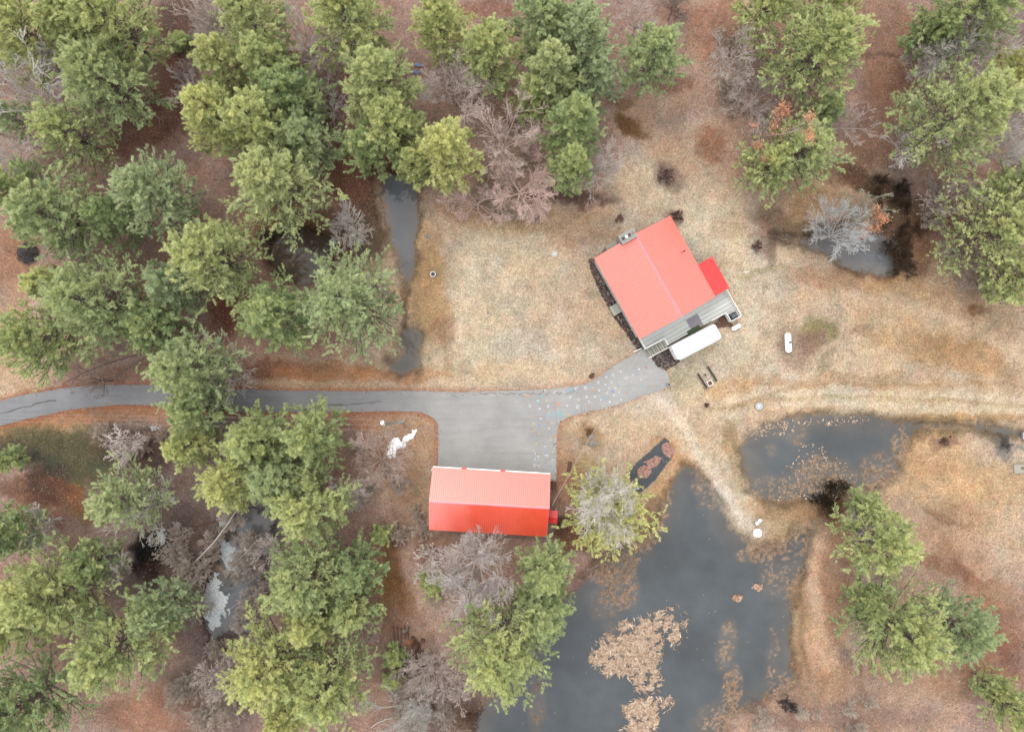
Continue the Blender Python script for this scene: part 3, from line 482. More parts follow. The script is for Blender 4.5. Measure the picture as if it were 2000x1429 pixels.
def water_mat():
    m, t, b = mat_new('murky water with painted sky tone'); lk = t.links.new
    a = nd(t, 'ShaderNodeVertexColor', layer_name='Col'); tc = nd(t, 'ShaderNodeTexCoord')
    n = nd(t, 'ShaderNodeTexNoise'); n.inputs['Scale'].default_value = .35; n.inputs['Detail'].default_value = 7; n.inputs['Roughness'].default_value = .65; lk(tc.outputs['Object'], n.inputs['Vector'])
    r = nd(t, 'ShaderNodeMapRange'); r.inputs[1].default_value = .3; r.inputs[2].default_value = .7; r.inputs[3].default_value = .88; r.inputs[4].default_value = 1.12; lk(n.outputs['Fac'], r.inputs[0])
    s_ = nd(t, 'ShaderNodeVectorMath', operation='SCALE'); lk(a.outputs['Color'], s_.inputs[0]); lk(r.outputs[0], s_.inputs['Scale'])
    # floating specks
    vo = nd(t, 'ShaderNodeTexVoronoi'); vo.inputs['Scale'].default_value = 1.1; lk(tc.outputs['Object'], vo.inputs['Vector'])
    lt = nd(t, 'ShaderNodeMath', operation='LESS_THAN'); lt.inputs[1].default_value = .075; lk(vo.outputs['Distance'], lt.inputs[0])
    sp = nd(t, 'ShaderNodeSeparateColor'); lk(vo.outputs['Color'], sp.inputs[0])
    gt = nd(t, 'ShaderNodeMath', operation='GREATER_THAN'); gt.inputs[1].default_value = .72; lk(sp.outputs[0], gt.inputs[0])
    f = nd(t, 'ShaderNodeMath', operation='MULTIPLY'); lk(lt.outputs[0], f.inputs[0]); lk(gt.outputs[0], f.inputs[1])
    mx = nd(t, 'ShaderNodeMixRGB'); lk(f.outputs[0], mx.inputs[0]); lk(s_.outputs[0], mx.inputs[1]); mx.inputs[2].default_value = (*alb((176, 176, 170)), 1)
    lk(mx.outputs[0], b.inputs['Base Color']); b.inputs['Roughness'].default_value = .06; b.inputs['IOR'].default_value = 1.38
    return m
M['water'] = water_mat()
PNAME = {'upper': 'pond', 'puddle': 'pond', 'east': 'pond', 'main': 'pond', 'northeast': 'pond', 'swamp': 'pond', 'dark': 'pond'}
WCOL = {'upper': (112, 120, 128), 'puddle': (112, 112, 106), 'east': (94, 99, 101), 'main': (88, 93, 96), 'northeast': (112, 116, 120), 'swamp': (120, 122, 126), 'dark': (58, 52, 42)}  # pond greys hold the reflected sky as base colour; 'dark' is brown water
for k, poly in POND.items():
    x0 = min(p[0] for p in poly)-30; x1 = max(p[0] for p in poly)+30; y0 = min(p[1] for p in poly)-30; y1 = max(p[1] for p in poly)+30
    xs = np.where((gx_/S+1000 > x0) & (gx_/S+1000 < x1))[0]; ys = np.where((714.5-gy_/S > y0) & (714.5-gy_/S < y1))[0]
    st = 1; xs = xs[::st]; ys = ys[::st]
    sub = np.ix_(ys, xs); X = XX[sub]; Y = YY[sub]; px = PX[sub]; py = PY[sub]
    sd_ = sdf(poly, px, py)
    keep = sd_ < (44 if k == 'swamp' else 22)
    nyy, nxx = X.shape; id2 = np.arange(nxx*nyy).reshape(nyy, nxx)
    fk = keep[:-1, :-1] & keep[:-1, 1:] & keep[1:, 1:] & keep[1:, :-1]
    Fq = np.stack([id2[:-1, :-1], id2[:-1, 1:], id2[1:, 1:], id2[1:, :-1]], -1)[fk]
    used = np.unique(Fq); rm = -np.ones(nxx*nyy, int); rm[used] = np.arange(len(used))
    deep = sm(.0, .24, WATER_Z-Z[sub]); cb = C[sub]*.8; cw = alb(WCOL[k])
    cloud = fbm(140, px, py, 90, 4)[..., None]
    mk = (np.maximum(sm(.02, .3, RISE[sub]), sm(-60, -6, sd_)*.8)*(.25+.5*fbm(144, px, py, 30, 3)))[..., None]*(0.85 if k != 'main' else .6); cw = cw*(1-mk)+alb((140, 122, 104))*mk
    cc = cb*(1-deep[..., None])+cw*(.70+.60*cloud)*deep[..., None]
    V = np.stack([X, Y, np.full(X.shape, WATER_Z)], -1).reshape(-1, 3)[used]
    o = mesh_np('pond', V, rm[Fq], M['water'], col=cc.reshape(-1, 3)[used], smooth=True); tag(o, kind='structure')

# ------------------------------------------------------------------ driveway
def catmull(P, n=6):
    P = [Vector((p[0], p[1])) for p in P]; out_ = []
    for i in range(len(P)):
        a, b, c, d = P[i-1], P[i], P[(i+1) % len(P)], P[(i+2) % len(P)]
        for j in range(n):
            t = j/n
            out_.append(.5*((2*b)+(c-a)*t+(2*a-5*b+4*c-d)*t*t+(3*b-a-3*c+d)*t**3))
    return out_
def asphalt_mat():
    m, t, b = mat_new('worn grey asphalt'); lk = t.links.new; tc = nd(t, 'ShaderNodeTexCoord')
    def noise(s_, d, r=.6, v=None):
        n = nd(t, 'ShaderNodeTexNoise'); n.inputs['Scale'].default_value = s_; n.inputs['Detail'].default_value = d; n.inputs['Roughness'].default_value = r
        lk(v or tc.outputs['Object'], n.inputs['Vector']); return n.outputs['Fac']
    mp = nd(t, 'ShaderNodeMapping'); mp.inputs['Scale'].default_value = (.12, 1.6, 1); lk(tc.outputs['Object'], mp.inputs[0])
    n1 = noise(.18, 6, .6); n2 = noise(5, 4, .8); n3 = noise(1, 4, .6, mp.outputs[0])
    sx = nd(t, 'ShaderNodeSeparateXYZ'); lk(tc.outputs['Object'], sx.inputs[0])
    old = nd(t, 'ShaderNodeMapRange'); lk(sx.outputs[0], old.inputs[0]); old.inputs[1].default_value = -22; old.inputs[2].default_value = -10
    base = nd(t, 'ShaderNodeMixRGB'); lk(old.outputs[0], base.inputs[0]); base.inputs[1].default_value = (*alb((156, 156, 158)), 1); base.inputs[2].default_value = (*alb((186, 184, 180)), 1)
    def rng(v, b0, b1):
        r = nd(t, 'ShaderNodeMapRange'); r.inputs[1].default_value = .3; r.inputs[2].default_value = .7; r.inputs[3].default_value = b0; r.inputs[4].default_value = b1; lk(v, r.inputs[0]); return r.outputs[0]
    c = base.outputs[0]
    for v in (rng(n1, .86, 1.14), rng(n2, .9, 1.1), rng(n3, .93, 1.07)):
        s_ = nd(t, 'ShaderNodeVectorMath', operation='SCALE'); lk(c, s_.inputs[0]); lk(v, s_.inputs['Scale']); c = s_.outputs[0]
    lk(c, b.inputs['Base Color']); b.inputs['Roughness'].default_value = .9; b.inputs['Specular IOR Level'].default_value = .25
    return m
M['asphalt'] = asphalt_mat()
rnd = random.Random(4)
dp = [(W(p.x+rnd.uniform(-.5, .5), p.y+rnd.uniform(-.7, .7))[:2]) for p in catmull(DRIVE, 8)]
drive = MB().prism(dp, -.05, .03).build('driveway', M['asphalt']); tag(drive, kind='structure')
ZD = .034
def ribbon(mb, pts, wd, z, jit=0):
    P = [Vector((*W(x, y)[:2], z)) for x, y in pts]; Q = []
    for i in range(len(P)-1):
        n = max(1, int((P[i+1]-P[i]).length/.5))
        for j in range(n):
            q = P[i].lerp(P[i+1], j/n); q.x += rnd.uniform(-jit, jit); q.y += rnd.uniform(-jit, jit); Q.append(q)
    Q.append(P[-1]); V = []; Fq = []
    for i, q in enumerate(Q):
        d = (Q[min(i+1, len(Q)-1)]-Q[max(i-1, 0)]).normalized(); s_ = Vector((-d.y, d.x, 0))*wd/2*(rnd.uniform(.5, 1.3) if jit else 1)
        V += [q-s_, q+s_]
    for i in range(len(Q)-1): Fq.append((2*i, 2*i+2, 2*i+3, 2*i+1))
    mb.add(V, Fq)
mb = MB()
ribbon(mb, [(0, 808), (30, 799), (60, 792), (80, 785), (110, 782)], .16, ZD, .1); ribbon(mb, [(190, 772), (240, 772)], .06, ZD, .03)
ribbon(mb, [(622, 788), (660, 791), (690, 789), (720, 786), (745, 784)], .1, ZD, .08); ribbon(mb, [(640, 790), (670, 790)], .12, ZD, .04)
for k in range(14):
    x = 935+k*13; ribbon(mb, [(x, 768+rnd.uniform(-2, 3)), (x+rnd.uniform(8, 20), 768+rnd.uniform(-3, 3)-max(0, (x-1030))*.05)], .07, ZD, .1)
for k in range(8):
    x = 880+k*22; ribbon(mb, [(x, 771), (x+rnd.uniform(4, 16), 772+rnd.uniform(-2, 3))], .05, ZD, .08)
mb.build('crack', M['crack'], drive)
mb = MB(); ribbon(mb, [(766, 764), (767, 804)], .06, ZD); ribbon(mb, [(1080, 758), (1085, 800), (1088, 830)], .06, ZD, .02); ribbon(mb, [(1136, 770), (1136, 808)], .05, ZD, .02)
ribbon(mb, [(980, 884), (1040, 886), (1086, 887)], .05, ZD, .02); ribbon(mb, [(860, 862), (980, 860)], .03, ZD, .02)
mb.build('joint', M['joint'], drive)
# children's chalk marks
CH = {'w': (240, 240, 240), 'b': (160, 200, 226), 'c': (150, 214, 214), 'o': (236, 178, 140), 'p': (214, 160, 160), 'y': (232, 222, 150), 'u': (170, 180, 220)}
MK = [(220, 515, 3.2, 'o', 0), (415, 520, 3, 'c', 1), (360, 588, 2, 'w', 0), (250, 662, 2.6, 'w', 1), (385, 700, 2, 'w', 0), (195, 740, 3.4, 'b', 2), (275, 788, 3, 'o', 2), (505, 665, 2.4, 'w', 1), (485, 585, 1.6, 'y', 0),
      (590, 475, 2.4, 'w', 1), (463, 440, 1.6, 'w', 1), (645, 632, 3.6, 'o', 0), (815, 440, 3.6, 'b', 1), (890, 420, 2, 'w', 0), (1025, 405, 2.6, 'w', 1), (1080, 385, 3, 'b', 2), (930, 570, 3.6, 'o', 2), (930, 570, 2.3, 'w', 1),
      (810, 537, 2.2, 'w', 1), (1040, 535, 2.4, 'w', 0), (1130, 435, 2.4, 'o', 1), (1155, 532, 1.8, 'w', 0), (1218, 445, 2, 'w', 0), (1205, 333, 2.2, 'w', 1), (1305, 362, 1.8, 'w', 0), (1385, 328, 2, 'w', 0), (1410, 230, 2.2, 'w', 1),
      (1318, 257, 1.8, 'w', 0), (1520, 182, 1.9, 'w', 0), (1593, 272, 2.4, 'w', 1), (1685, 228, 1.7, 'w', 0), (1773, 148, 2, 'w', 0), (1870, 92, 2, 'b', 1), (1870, 122, 3.2, 'p', 0), (1820, 365, 2.8, 'c', 1), (1955, 385, 2.4, 'o', 1),
      (1353, 412, 1.4, 'w', 0), (1442, 408, 1.8, 'w', 0), (1325, 480, 2, 'w', 1), (1240, 573, 1.8, 'w', 0), (1290, 555, 3, 'b', 0), (1400, 455, 3, 'u', 0), (1420, 512, 2, 'w', 0), (1362, 603, 2.2, 'w', 0), (1455, 617, 1.8, 'w', 0),
      (1525, 572, 1.8, 'w', 0), (1495, 470, 1.4, 'w', 0), (1268, 662, 1.8, 'y', 0), (1070, 672, 2.4, 'p', 1), (915, 670, 3, 'w', 1), (585, 695, 2.6, 'p', 2), (655, 770, 5, 'c', 1), (525, 800, 4, 'b', 1), (525, 800, 2.4, 'w', 2), (400, 835, 2.4, 'w', 1),
      (300, 908, 2.2, 'y', 0), (575, 903, 2.4, 'y', 2), (380, 925, 2.6, 'u', 0), (490, 890, 2.6, 'p', 1), (270, 985, 2, 'p', 0), (447, 975, 2.6, 'y', 2), (345, 1030, 2.6, 'p', 1), (590, 1090, 3, 'o', 0), (800, 780, 3, 'y', 2), (768, 655, 1.8, 'w', 0),
      (1075, 600, 1.8, 'w', 0), (1605, 490, 3, 'p', 2), (1670, 420, 2.4, 'c', 2), (660, 545, 3, 'b', 2), (540, 740, 2, 'b', 0), (870, 755, 2.6, 'b', 0), (1800, 290, 1.4, 'w', 0)]
mv, mf, mc = [], [], []
def chalk(px, py, r, c, kind):
    x, y = W(px, py)[:2]; r *= S*1.3; n = 10; b0 = len(mv); col_ = alb(CH[c])*.92
    zz = ZD+rnd.uniform(0, .003)
    el = rnd.uniform(.6, 1); an = rnd.uniform(0, 3)
    def P(a, rr): 
        u = math.cos(a)*rr; v_ = math.sin(a)*rr*el
        return (x+u*math.cos(an)-v_*math.sin(an), y+u*math.sin(an)+v_*math.cos(an), zz)
    if kind == 0:
        mv.extend([P(2*math.pi*i/n, r*rnd.uniform(.7, 1)) for i in range(n)]); mf.append(tuple(range(b0, b0+n)))
    elif kind == 1:
        for i in range(n): mv.append(P(2*math.pi*i/n, r*.55)); mv.append(P(2*math.pi*i/n, r*rnd.uniform(.85, 1.05)))
        for i in range(n): j = (i+1) % n; mf.append((b0+2*i, b0+2*i+1, b0+2*j+1, b0+2*j))
    else:
        for i in range(7):
            a = 2*math.pi*i/7; mv.extend([P(a-.12, r*.35), P(a-.08, r*1.1), P(a+.08, r*1.1), P(a+.12, r*.35)]); k = b0+4*i; mf.append((k, k+1, k+2, k+3))
    mc.extend([col_]*(len(mv)-b0))
for (cx, cy, r, c, k) in MK: chalk(1000+cx*.14, 700+cy*.14, r, c, k)
for i in range(95):
    chalk(rnd.uniform(1040, 1084), rnd.triangular(868, 932, 895), rnd.uniform(.7, 1.9), rnd.choice('wwwbucpwy'), rnd.choice((0, 0, 1, 2)))
for i in range(40): chalk(rnd.uniform(1028, 1082), rnd.uniform(772, 868), rnd.uniform(.8, 2), rnd.choice('wbucpoy'), rnd.choice((0, 1, 2)))
for i in range(36):
    t_ = rnd.random(); chalk(1100+t_*170+rnd.uniform(-12, 12), 775-t_*50+rnd.uniform(-16, 22), rnd.uniform(.8, 1.6), rnd.choice('wwbucp'), rnd.choice((0, 1, 2)))
for k in range(3):   # scrawled initials
    for (a, b_) in (((0, 0), (.6, 3)), ((.6, 3), (1.6, 0)), ((1.6, 0), (2.1, 3))):
        b0 = len(mv); x = 1137+k*3; p = W(x+a[0], 799-a[1])[:2]; q = W(x+b_[0], 799-b_[1])[:2]
        d = Vector((q[0]-p[0], q[1]-p[1], 0)).normalized()*.05; s_ = Vector((-d.y, d.x, 0))
        mv.extend([(p[0]-s_.x, p[1]-s_.y, ZD+.004), (q[0]-s_.x, q[1]-s_.y, ZD+.004), (q[0]+s_.x, q[1]+s_.y, ZD+.004), (p[0]+s_.x, p[1]+s_.y, ZD+.004)]); mf.append((b0, b0+1, b0+2, b0+3)); mc.extend([alb(CH['w'])]*4)
mesh_np('chalk_drawing', mv, mf, attr_mat('chalk on asphalt', .95, noise=.2, scale=8), drive, col=np.array(mc))

# ------------------------------------------------------------------ buildings
def ribbed_slope(mb, u0, u1, p_eave, p_ridge, ze, zr, along, pitch=.30, th=.05, rib=.038, rw=.06):
    """roof slope between eave line and ridge line; 'along' axis 0 (x) or 1 (y) is the ridge direction"""
    def P(u, v, z): return (u, v, z) if along == 0 else (v, u, z)
    L_ = math.hypot(p_ridge-p_eave, zr-ze); nz = abs(p_ridge-p_eave)/L_
    v = [P(u0, p_eave, ze), P(u1, p_eave, ze), P(u1, p_ridge, zr), P(u0, p_ridge, zr)]
    v += [(a, b_, c-th) for a, b_, c in v]
    mb.add(v, [(0, 1, 2, 3), (7, 6, 5, 4), (0, 4, 5, 1), (1, 5, 6, 2), (2, 6, 7, 3), (3, 7, 4, 0)])
    n = int((u1-u0)/pitch); k0 = .03
    for i in range(n+1):
        u = u0+.04+i*(u1-u0-.08)/n
        a = P(u, p_eave, ze+.002); b_ = P(u, p_ridge, zr+.002)
        vv = [P(u-rw, p_eave, ze+.002), P(u+rw, p_eave, ze+.002), P(u+rw*.45, p_eave, ze+rib), P(u-rw*.45, p_eave, ze+rib),
              P(u-rw, p_ridge, zr+.002), P(u+rw, p_ridge, zr+.002), P(u+rw*.45, p_ridge, zr+rib), P(u-rw*.45, p_ridge, zr+rib)]
        mb.add(vv, [(0, 1, 2, 3), (7, 6, 5, 4), (3, 2, 6, 7), (1, 5, 6, 2), (0, 3, 7, 4)])
def frame_from(corners, h):
    """corner px (a,b,c,d) around; returns centre, angle of a->b, len ab, len bc in metres at height h"""
    P = [W3(x, y, h) for x, y in corners]; c = sum(P, Vector())/4
    ab = (P[1]-P[0]+P[2]-P[3])/2; bc = (P[2]-P[1]+P[3]-P[0])/2
    return Vector((c.x, c.y, 0)), math.atan2(ab.y, ab.x), ab.length, bc.length
def window(parent, x, y, z, wd, ht, face, name='window'):
    """face: unit axis ('x+','x-','y+','y-') pointing out of the wall"""
    ax = 0 if face[0] == 'x' else 1; s_ = 1 if face[1] == '+' else -1
    def bx(mb, a0, a1, z0, z1, d0, d1):
        d0, d1 = sorted((d0*s_, d1*s_))
        if ax == 0: mb.box(x+d0, x+d1, y+a0, y+a1, z0, z1)
        else: mb.box(x+a0, x+a1, y+d0, y+d1, z0, z1)
    f = MB(); e = .08
    bx(f, -wd/2-e, wd/2+e, z+ht/2, z+ht/2+e, .003, .05); bx(f, -wd/2-e, wd/2+e, z-ht/2-e, z-ht/2, .003, .06)
    bx(f, -wd/2-e, -wd/2, z-ht/2, z+ht/2, .003, .05); bx(f, wd/2, wd/2+e, z-ht/2, z+ht/2, .003, .05); bx(f, -.02, .02, z-ht/2, z+ht/2, .003, .04)
    fo = f.build(name, M['trim'], parent)
    p = MB(); bx(p, -wd/2, wd/2, z-ht/2, z+ht/2, .002, .02); p.build('pane', M['glass'], fo)
def gable(mb, xs, hw, zb, ze, zr, th=.15):      # gable walls perpendicular to x, roof ridge along x
    for x in xs: mb.add([(x-th/2, -hw, zb), (x-th/2, hw, zb), (x-th/2, hw, ze), (x-th/2, 0, zr), (x-th/2, -hw, ze), (x+th/2, -hw, zb), (x+th/2, hw, zb), (x+th/2, hw, ze), (x+th/2, 0, zr), (x+th/2, -hw, ze)],
        [(0, 1, 2, 3, 4), (9, 8, 7, 6, 5), (0, 5, 6, 1), (1, 6, 7, 2), (2, 7, 8, 3), (3, 8, 9, 4), (4, 9, 5, 0)])

# garage: local x along the ridge, y to the front (north)
ge, gr = 3.1, 5.3
gcn, gan, gL, gD = frame_from([(838, 1035), (1068, 1047), (1074, 926), (846, 911)], ge)
gar = empty('garage', gcn, gan, 'long red metal roofed garage standing at the south end of the paved apron', 'garage')
hx, hy = gL/2, gD/2
mb = MB(); ribbed_slope(mb, -hx, hx, -hy, 0, ge, gr, 0); ribbed_slope(mb, -hx, hx, hy, 0, ge, gr, 0); rf = mb.build('roof', M['roof'], gar)
mb = MB(); mb.add([(-hx-.02, -.17, gr-.02), (hx+.02, -.17, gr-.02), (hx+.02, 0, gr+.07), (-hx-.02, 0, gr+.07), (-hx-.02, .17, gr-.02), (hx+.02, .17, gr-.02)], [(0, 1, 2, 3), (3, 2, 5, 4)]); mb.build('ridge_cap', M['ridge'], rf)
mb = MB()
for s_ in (-1, 1):
    for x in (-hx, hx): MB().bar((x, s_*hy, ge-.02), (x, 0, gr-.02), .06, .16).build('trim', M['ridge'], rf)
mb = MB(); wx_, wy_ = hx-.35, hy-.45; zt = ge+.12
mb.box(-wx_, wx_, wy_-.15, wy_, -.1, zt); mb.box(-wx_, wx_, -wy_, -wy_+.15, -.1, zt)
gable(mb, (-wx_-.08, wx_+.08), wy_, -.1, zt, gr-.12); mb.build('wall', M['siding'], gar)
for i, x in enumerate((-5.2, -1.4, 2.4, 5.8)):
    d = MB().box(x-1.35, x+1.35, wy_+.003, wy_+.05, 0, 2.3)
    for z in (.55, 1.1, 1.65): d.box(x-1.33, x+1.33, wy_+.052, wy_+.06, z, z+.02)
    d.build('garage_door', M['garagedoor'], gar)
window(gar, -wx_-.155, 1, 1.6, 1, 1, 'x-'); window(gar, -4, -wy_, 1.6, 1.1, 1, 'y-'); window(gar, 3, -wy_, 1.6, 1.1, 1, 'y-')
mb = MB().bar((-hx, hy+.06, ge-.05), (hx, hy+.06, ge-.05), .12, .10); mb.build('gutter', M['white'], gar)
MB().tube([(-hx+.05, hy+.08, ge-.1), (-hx-.25, hy-.6, ge-.35), (-wx_-.3, wy_-.1, ge-.7), (-wx_-.3, wy_-.1, .1)], .05).build('downspout', M['white'], gar)
for x in (-3.9, 1.6): MB().add([(x-.35, hy-.02, ge-.02), (x+.35, hy-.02, ge-.02), (x+.35, hy+.2, ge-.06), (x-.35, hy+.2, ge-.06), (x-.35, hy-.02, ge+.06), (x+.35, hy-.02, ge+.06), (x+.35, hy+.2, ge+.02), (x-.35, hy+.2, ge+.02)], [(0, 3, 2, 1), (4, 5, 6, 7), (0, 1, 5, 4), (1, 2, 6, 5), (2, 3, 7, 6), (3, 0, 4, 7)]).build('roof_flashing', M['porchroof'], gar)
# little side entry roof on the east gable
py0 = -1.75
mb = MB(); ribbed_slope(mb, hx+.02, hx+1.42, py0-.9, py0, 2.45, 2.8, 0, .26); ribbed_slope(mb, hx+.02, hx+1.42, py0+.95, py0, 2.45, 2.8, 0, .26)
pr = mb.build('entry_roof', M['porchroof'], gar)
mb = MB()
for y in (py0-.8, py0+.8): MB().box(hx+1.25, hx+1.35, y-.05, y+.05, 0, 2.46).build('post', M['trim'], gar)
MB().box(wx_+.16, wx_+.2, py0-.45, py0+.45, 0, 2.05).build('side_door', M['garagedoor'], gar)

# house: local x along the ridge (towards the deck), y across
he, hr = 4.0, 6.4
hcn, han, hL, hW = frame_from([(1160, 505), (1250, 663), (1396, 578), (1310, 421)], he)
hou = empty('house', hcn, han, 'square house with a coral red metal roof and stone chimney beside the lawn', 'house')
hx, hy = hL/2, hW/2                                     # y+ is the photo's north-east side
mb = MB(); ribbed_slope(mb, -hx, hx, -hy, 0, he, hr, 0); ribbed_slope(mb, -hx, hx, hy, 0, he, hr, 0); rf = mb.build('roof', M['roof'], hou)
mb = MB(); mb.add([(-hx-.02, -.15, hr-.01), (hx+.02, -.15, hr-.01), (hx+.02, 0, hr+.07), (-hx-.02, 0, hr+.07), (-hx-.02, .15, hr-.01), (hx+.02, .15, hr-.01)], [(0, 1, 2, 3), (3, 2, 5, 4)]); mb.build('ridge_cap', M['ridge'], rf)
MB().tube([(-1.2, hy-.9, he+.2), (-1.2, hy-.9, he+.75)], .07).disc(-1.2, hy-.9, he+.75, he+.82, .13).build('vent_pipe', M['black'], rf)
MB().tube([(hx-.7, -hy+4.1, 4.7), (hx-.7, -hy+4.1, 5.75)], .04).build('vent_pipe', M['black'], rf)
wx_, wy_ = hx-.4, hy-.4; zt = he+.1
mb = MB().box(-wx_, wx_, wy_-.15, wy_, -.1, zt).box(-wx_, wx_, -wy_, -wy_+.15, -.1, zt)
gable(mb, (-wx_-.08, wx_+.08), wy_, -.1, zt, hr-.1); mb.build('wall', M['siding'], hou)
for y in (-3.5, 3.8): window(hou, wx_+.155, y, 2.6, 1.6, 1.3, 'x+')
for x in (-4, 0.4, 4): window(hou, x, -wy_, 2.5, 1.2, 1.3, 'y-')
for x in (-4, 0): window(hou, x, wy_, 2.5, 1.2, 1.3, 'y+')
for y in (3.2,): window(hou, -wx_-.155, y, 2.6, 1.2, 1.2, 'x-')
dr = MB().box(wx_+.157, wx_+.2, -.5, .5, 1.15, 3.2).build('door', M['garagedoor'], hou); MB().box(wx_+.2, wx_+.26, .32, .38, 2.1, 2.16).build('handle', M['galv'], dr)
# chimney on the north-west gable, left of the ridge
cy0, cy1 = -2.05, .0+.05
ch = MB().box(-hx-.75, -hx+.42, -2.3, -.15, 0, 7.0).box(-hx-.85, -hx+.5, -2.4, -.05, 7.0, 7.14); 
cho = ch.build('chimney', M['stone'], hou)
for yy, mm in ((-1.95, 'soot'), (-1.0, 'soot')): MB().box(-hx-.35, -hx-.02, yy-.17, yy+.17, 7.14, 7.32).build('flue', M['soot'], cho)
MB().box(-hx-.35, -hx-.08, -.55, -.3, 7.14, 7.3).build('flue', M['clay'], cho)
MB().disc(-hx-.18, -1.47, 7.14, 7.4, .2, 16).build('flue_cap', M['white'], cho)
MB().box(-hx-.7, -hx+.1, -3.9, -2.31, 0, 3.4).add([(-hx-.7, -3.9, 3.4), (-hx+.1, -3.9, 3.4), (-hx+.1, -2.31, 4.2), (-hx-.7, -2.31, 4.2)], [(0, 1, 2, 3)]).build('chimney_shoulder', M['stone'], hou)
# porch roof (east)
mb = MB(); x0, x1 = 2.1-.55, 6.0-.15
def hl(px, py, h):          # photo pixel at height h -> house local
    v = W3(px, py, h)-hcn; c, s_ = math.cos(-han), math.sin(-han); return (v.x*c-v.y*s_, v.x*s_+v.y*c)
a = hl(1364, 518, 3.4); b_ = hl(1391, 501, 3.1); c = hl(1424, 562, 3.1)
ribbed_slope(mb, b_[0], c[0], b_[1], hy-.1, 3.05, 3.72, 0, .36, rw=.07, rib=.05); mb.build('porch_roof', M['porchroof'], hou)
mb = MB()
for x in (b_[0]+.2, c[0]-.2): mb.box(x-.06, x+.06, b_[1]-.3, b_[1]-.18, 0, 3.1)
mb.box(b_[0]+.3, c[0]-.3, hy-.3, b_[1]-.4, 0, .9); mb.build('porch_frame', M['trim'], hou)
# deck
DZ = 1.1
def HP(lst, h=DZ): return [hl(x, y, h) for x, y in lst]
dk = HP([(1246, 655), (1262, 680), (1295, 663), (1303, 675), (1414, 612), (1427, 626), (1444, 616), (1420, 570), (1388, 560)])
# snap to the house axes
X0 = hx-.39; xa = dk[1][0]; ya = dk[0][1]+.1; xb = dk[4][0]; yb = dk[4][1]; xc = dk[5][0]+.1; yc = dk[6][1]; ym = dk[3][1]; xm = dk[3][0]
xm = (xm+xb)/2
deckpoly = [(X0+.02, -wy_+.05), (xa, -wy_+.05), (xa, ym-.02), (xm, ym-.02), (xm, yb), (xc, yb), (xc, yc), (c[0]-.1, yc), (c[0]-.1, wy_+.2), (X0+.02, wy_+.2)]
deckpoly = deckpoly[::1]
dko = MB().prism(deckpoly, DZ-.12, DZ).build('deck', M['deck'], hou)
posts = MB()
for (x, y) in [(xa-.1, -wy_+.2), (xa-.1, ym-.3), (xm-.1, ym+.1), (xm-.1, (ym+yb)/2), (xm-.1, yb-.1), (xc-.1, yb+.1), (xc-.1, yc-.1)]: MB().box(x-.06, x+.06, y-.06, y+.06, -.05, DZ-.12).build('deck_post', M['wood'], hou)
def rail(mb, p, q, z=DZ, h=.95):
    mb.bar((p[0], p[1], z+h), (q[0], q[1], z+h), .09, .05); mb.bar((p[0], p[1], z+.12), (q[0], q[1], z+.12), .05, .04)
    L_ = math.hypot(q[0]-p[0], q[1]-p[1]); n = max(2, int(L_/.14))
    for i in range(n+1):
        t_ = i/n; x = p[0]+(q[0]-p[0])*t_; y = p[1]+(q[1]-p[1])*t_; k = .045 if i % 12 in (0,) or i == n else .016
        mb.box(x-k, x+k, y-k, y+k, z+.002, z+h-.026)
for p_, q_ in (((X0+.2, -wy_+.1), (xa-.05, -wy_+.1)), ((xa-.05, -wy_+.16), (xa-.05, ym-.12)), ((xa+.03, ym+.0), (xm-.05, ym+.0)), ((xm-.05, (ym+yb)/2+2.4), (xm-.05, yb-.06)), ((xm+.04, yb+.05), (xc-.05, yb+.05)), ((xc-.05, yb+.1), (xc-.05, yc-.1)), ((xc-.1, yc-.05), (c[0], yc-.05))):
    mb = MB(); rail(mb, p_, q_); mb.build('railing', M['trim'], hou)
# stairs descending along the deck face (towards the photo's lower left)
st = MB(); n = 9; y_top = ym-.02; run = (y_top-(-wy_+.05))/n
for i in range(n):
    y1 = y_top-i*run-.02; z = DZ-(i+1)*DZ/(n+1)
    st.box(xa+.1, xm+.25, y1-run+.05, y1, z-.05, z)
st.build('stairs', M['step'], hou)
mb = MB()
for x in (xa+.05, xm+.31):
    mb = MB().bar((x, y_top, DZ-.1), (x, y_top-n*run, .05), .05, .22); mb.bar((x, y_top, DZ+.85), (x, y_top-n*run, .95), .06, .05)
    for i in range(0, n+1, 3):
        y = y_top-i*run; mb.box(x-.03, x+.03, y-.03, y+.03, DZ-i*DZ/n-.05, DZ+.85-i*DZ/n*.9)
    mb.build('stair_rail', M['trim'], hou)
# landing step on the west side
sq = HP([(1188, 602), (1200, 615)], .5); cxs = (sq[0][0]+sq[1][0])/2
mb = MB().box(cxs-.7, cxs+.75, -hy-.95, -wy_-.01, .32, .42).box(cxs-.7, cxs-.62, -hy-.95, -wy_-.02, 0, .31).box(cxs+.67, cxs+.75, -hy-.95, -wy_-.02, 0, .31); mb.build('side_landing', M['step'], hou)
def place_on_house(name, lx, ly, z, label, cat, group=None):
    v = Vector((lx*math.cos(han)-ly*math.sin(han), lx*math.sin(han)+ly*math.cos(han), z)); return empty(name, (hcn.x+v.x, hcn.y+v.y, z), han, label, cat, group)
p = hl(1357, 630, DZ)
r_ = place_on_house('rug', p[0], p[1], DZ+.004, 'square mottled grey rug lying on the deck boards', 'rug')
m_rug = simple('mottled grey rug', alb((168, 160, 168)), .95, .45, 14); MB().box(-.95, .95, -.95, .95, 0, .02).build('rug_top', m_rug, r_)
p = hl(1352, 643, DZ)
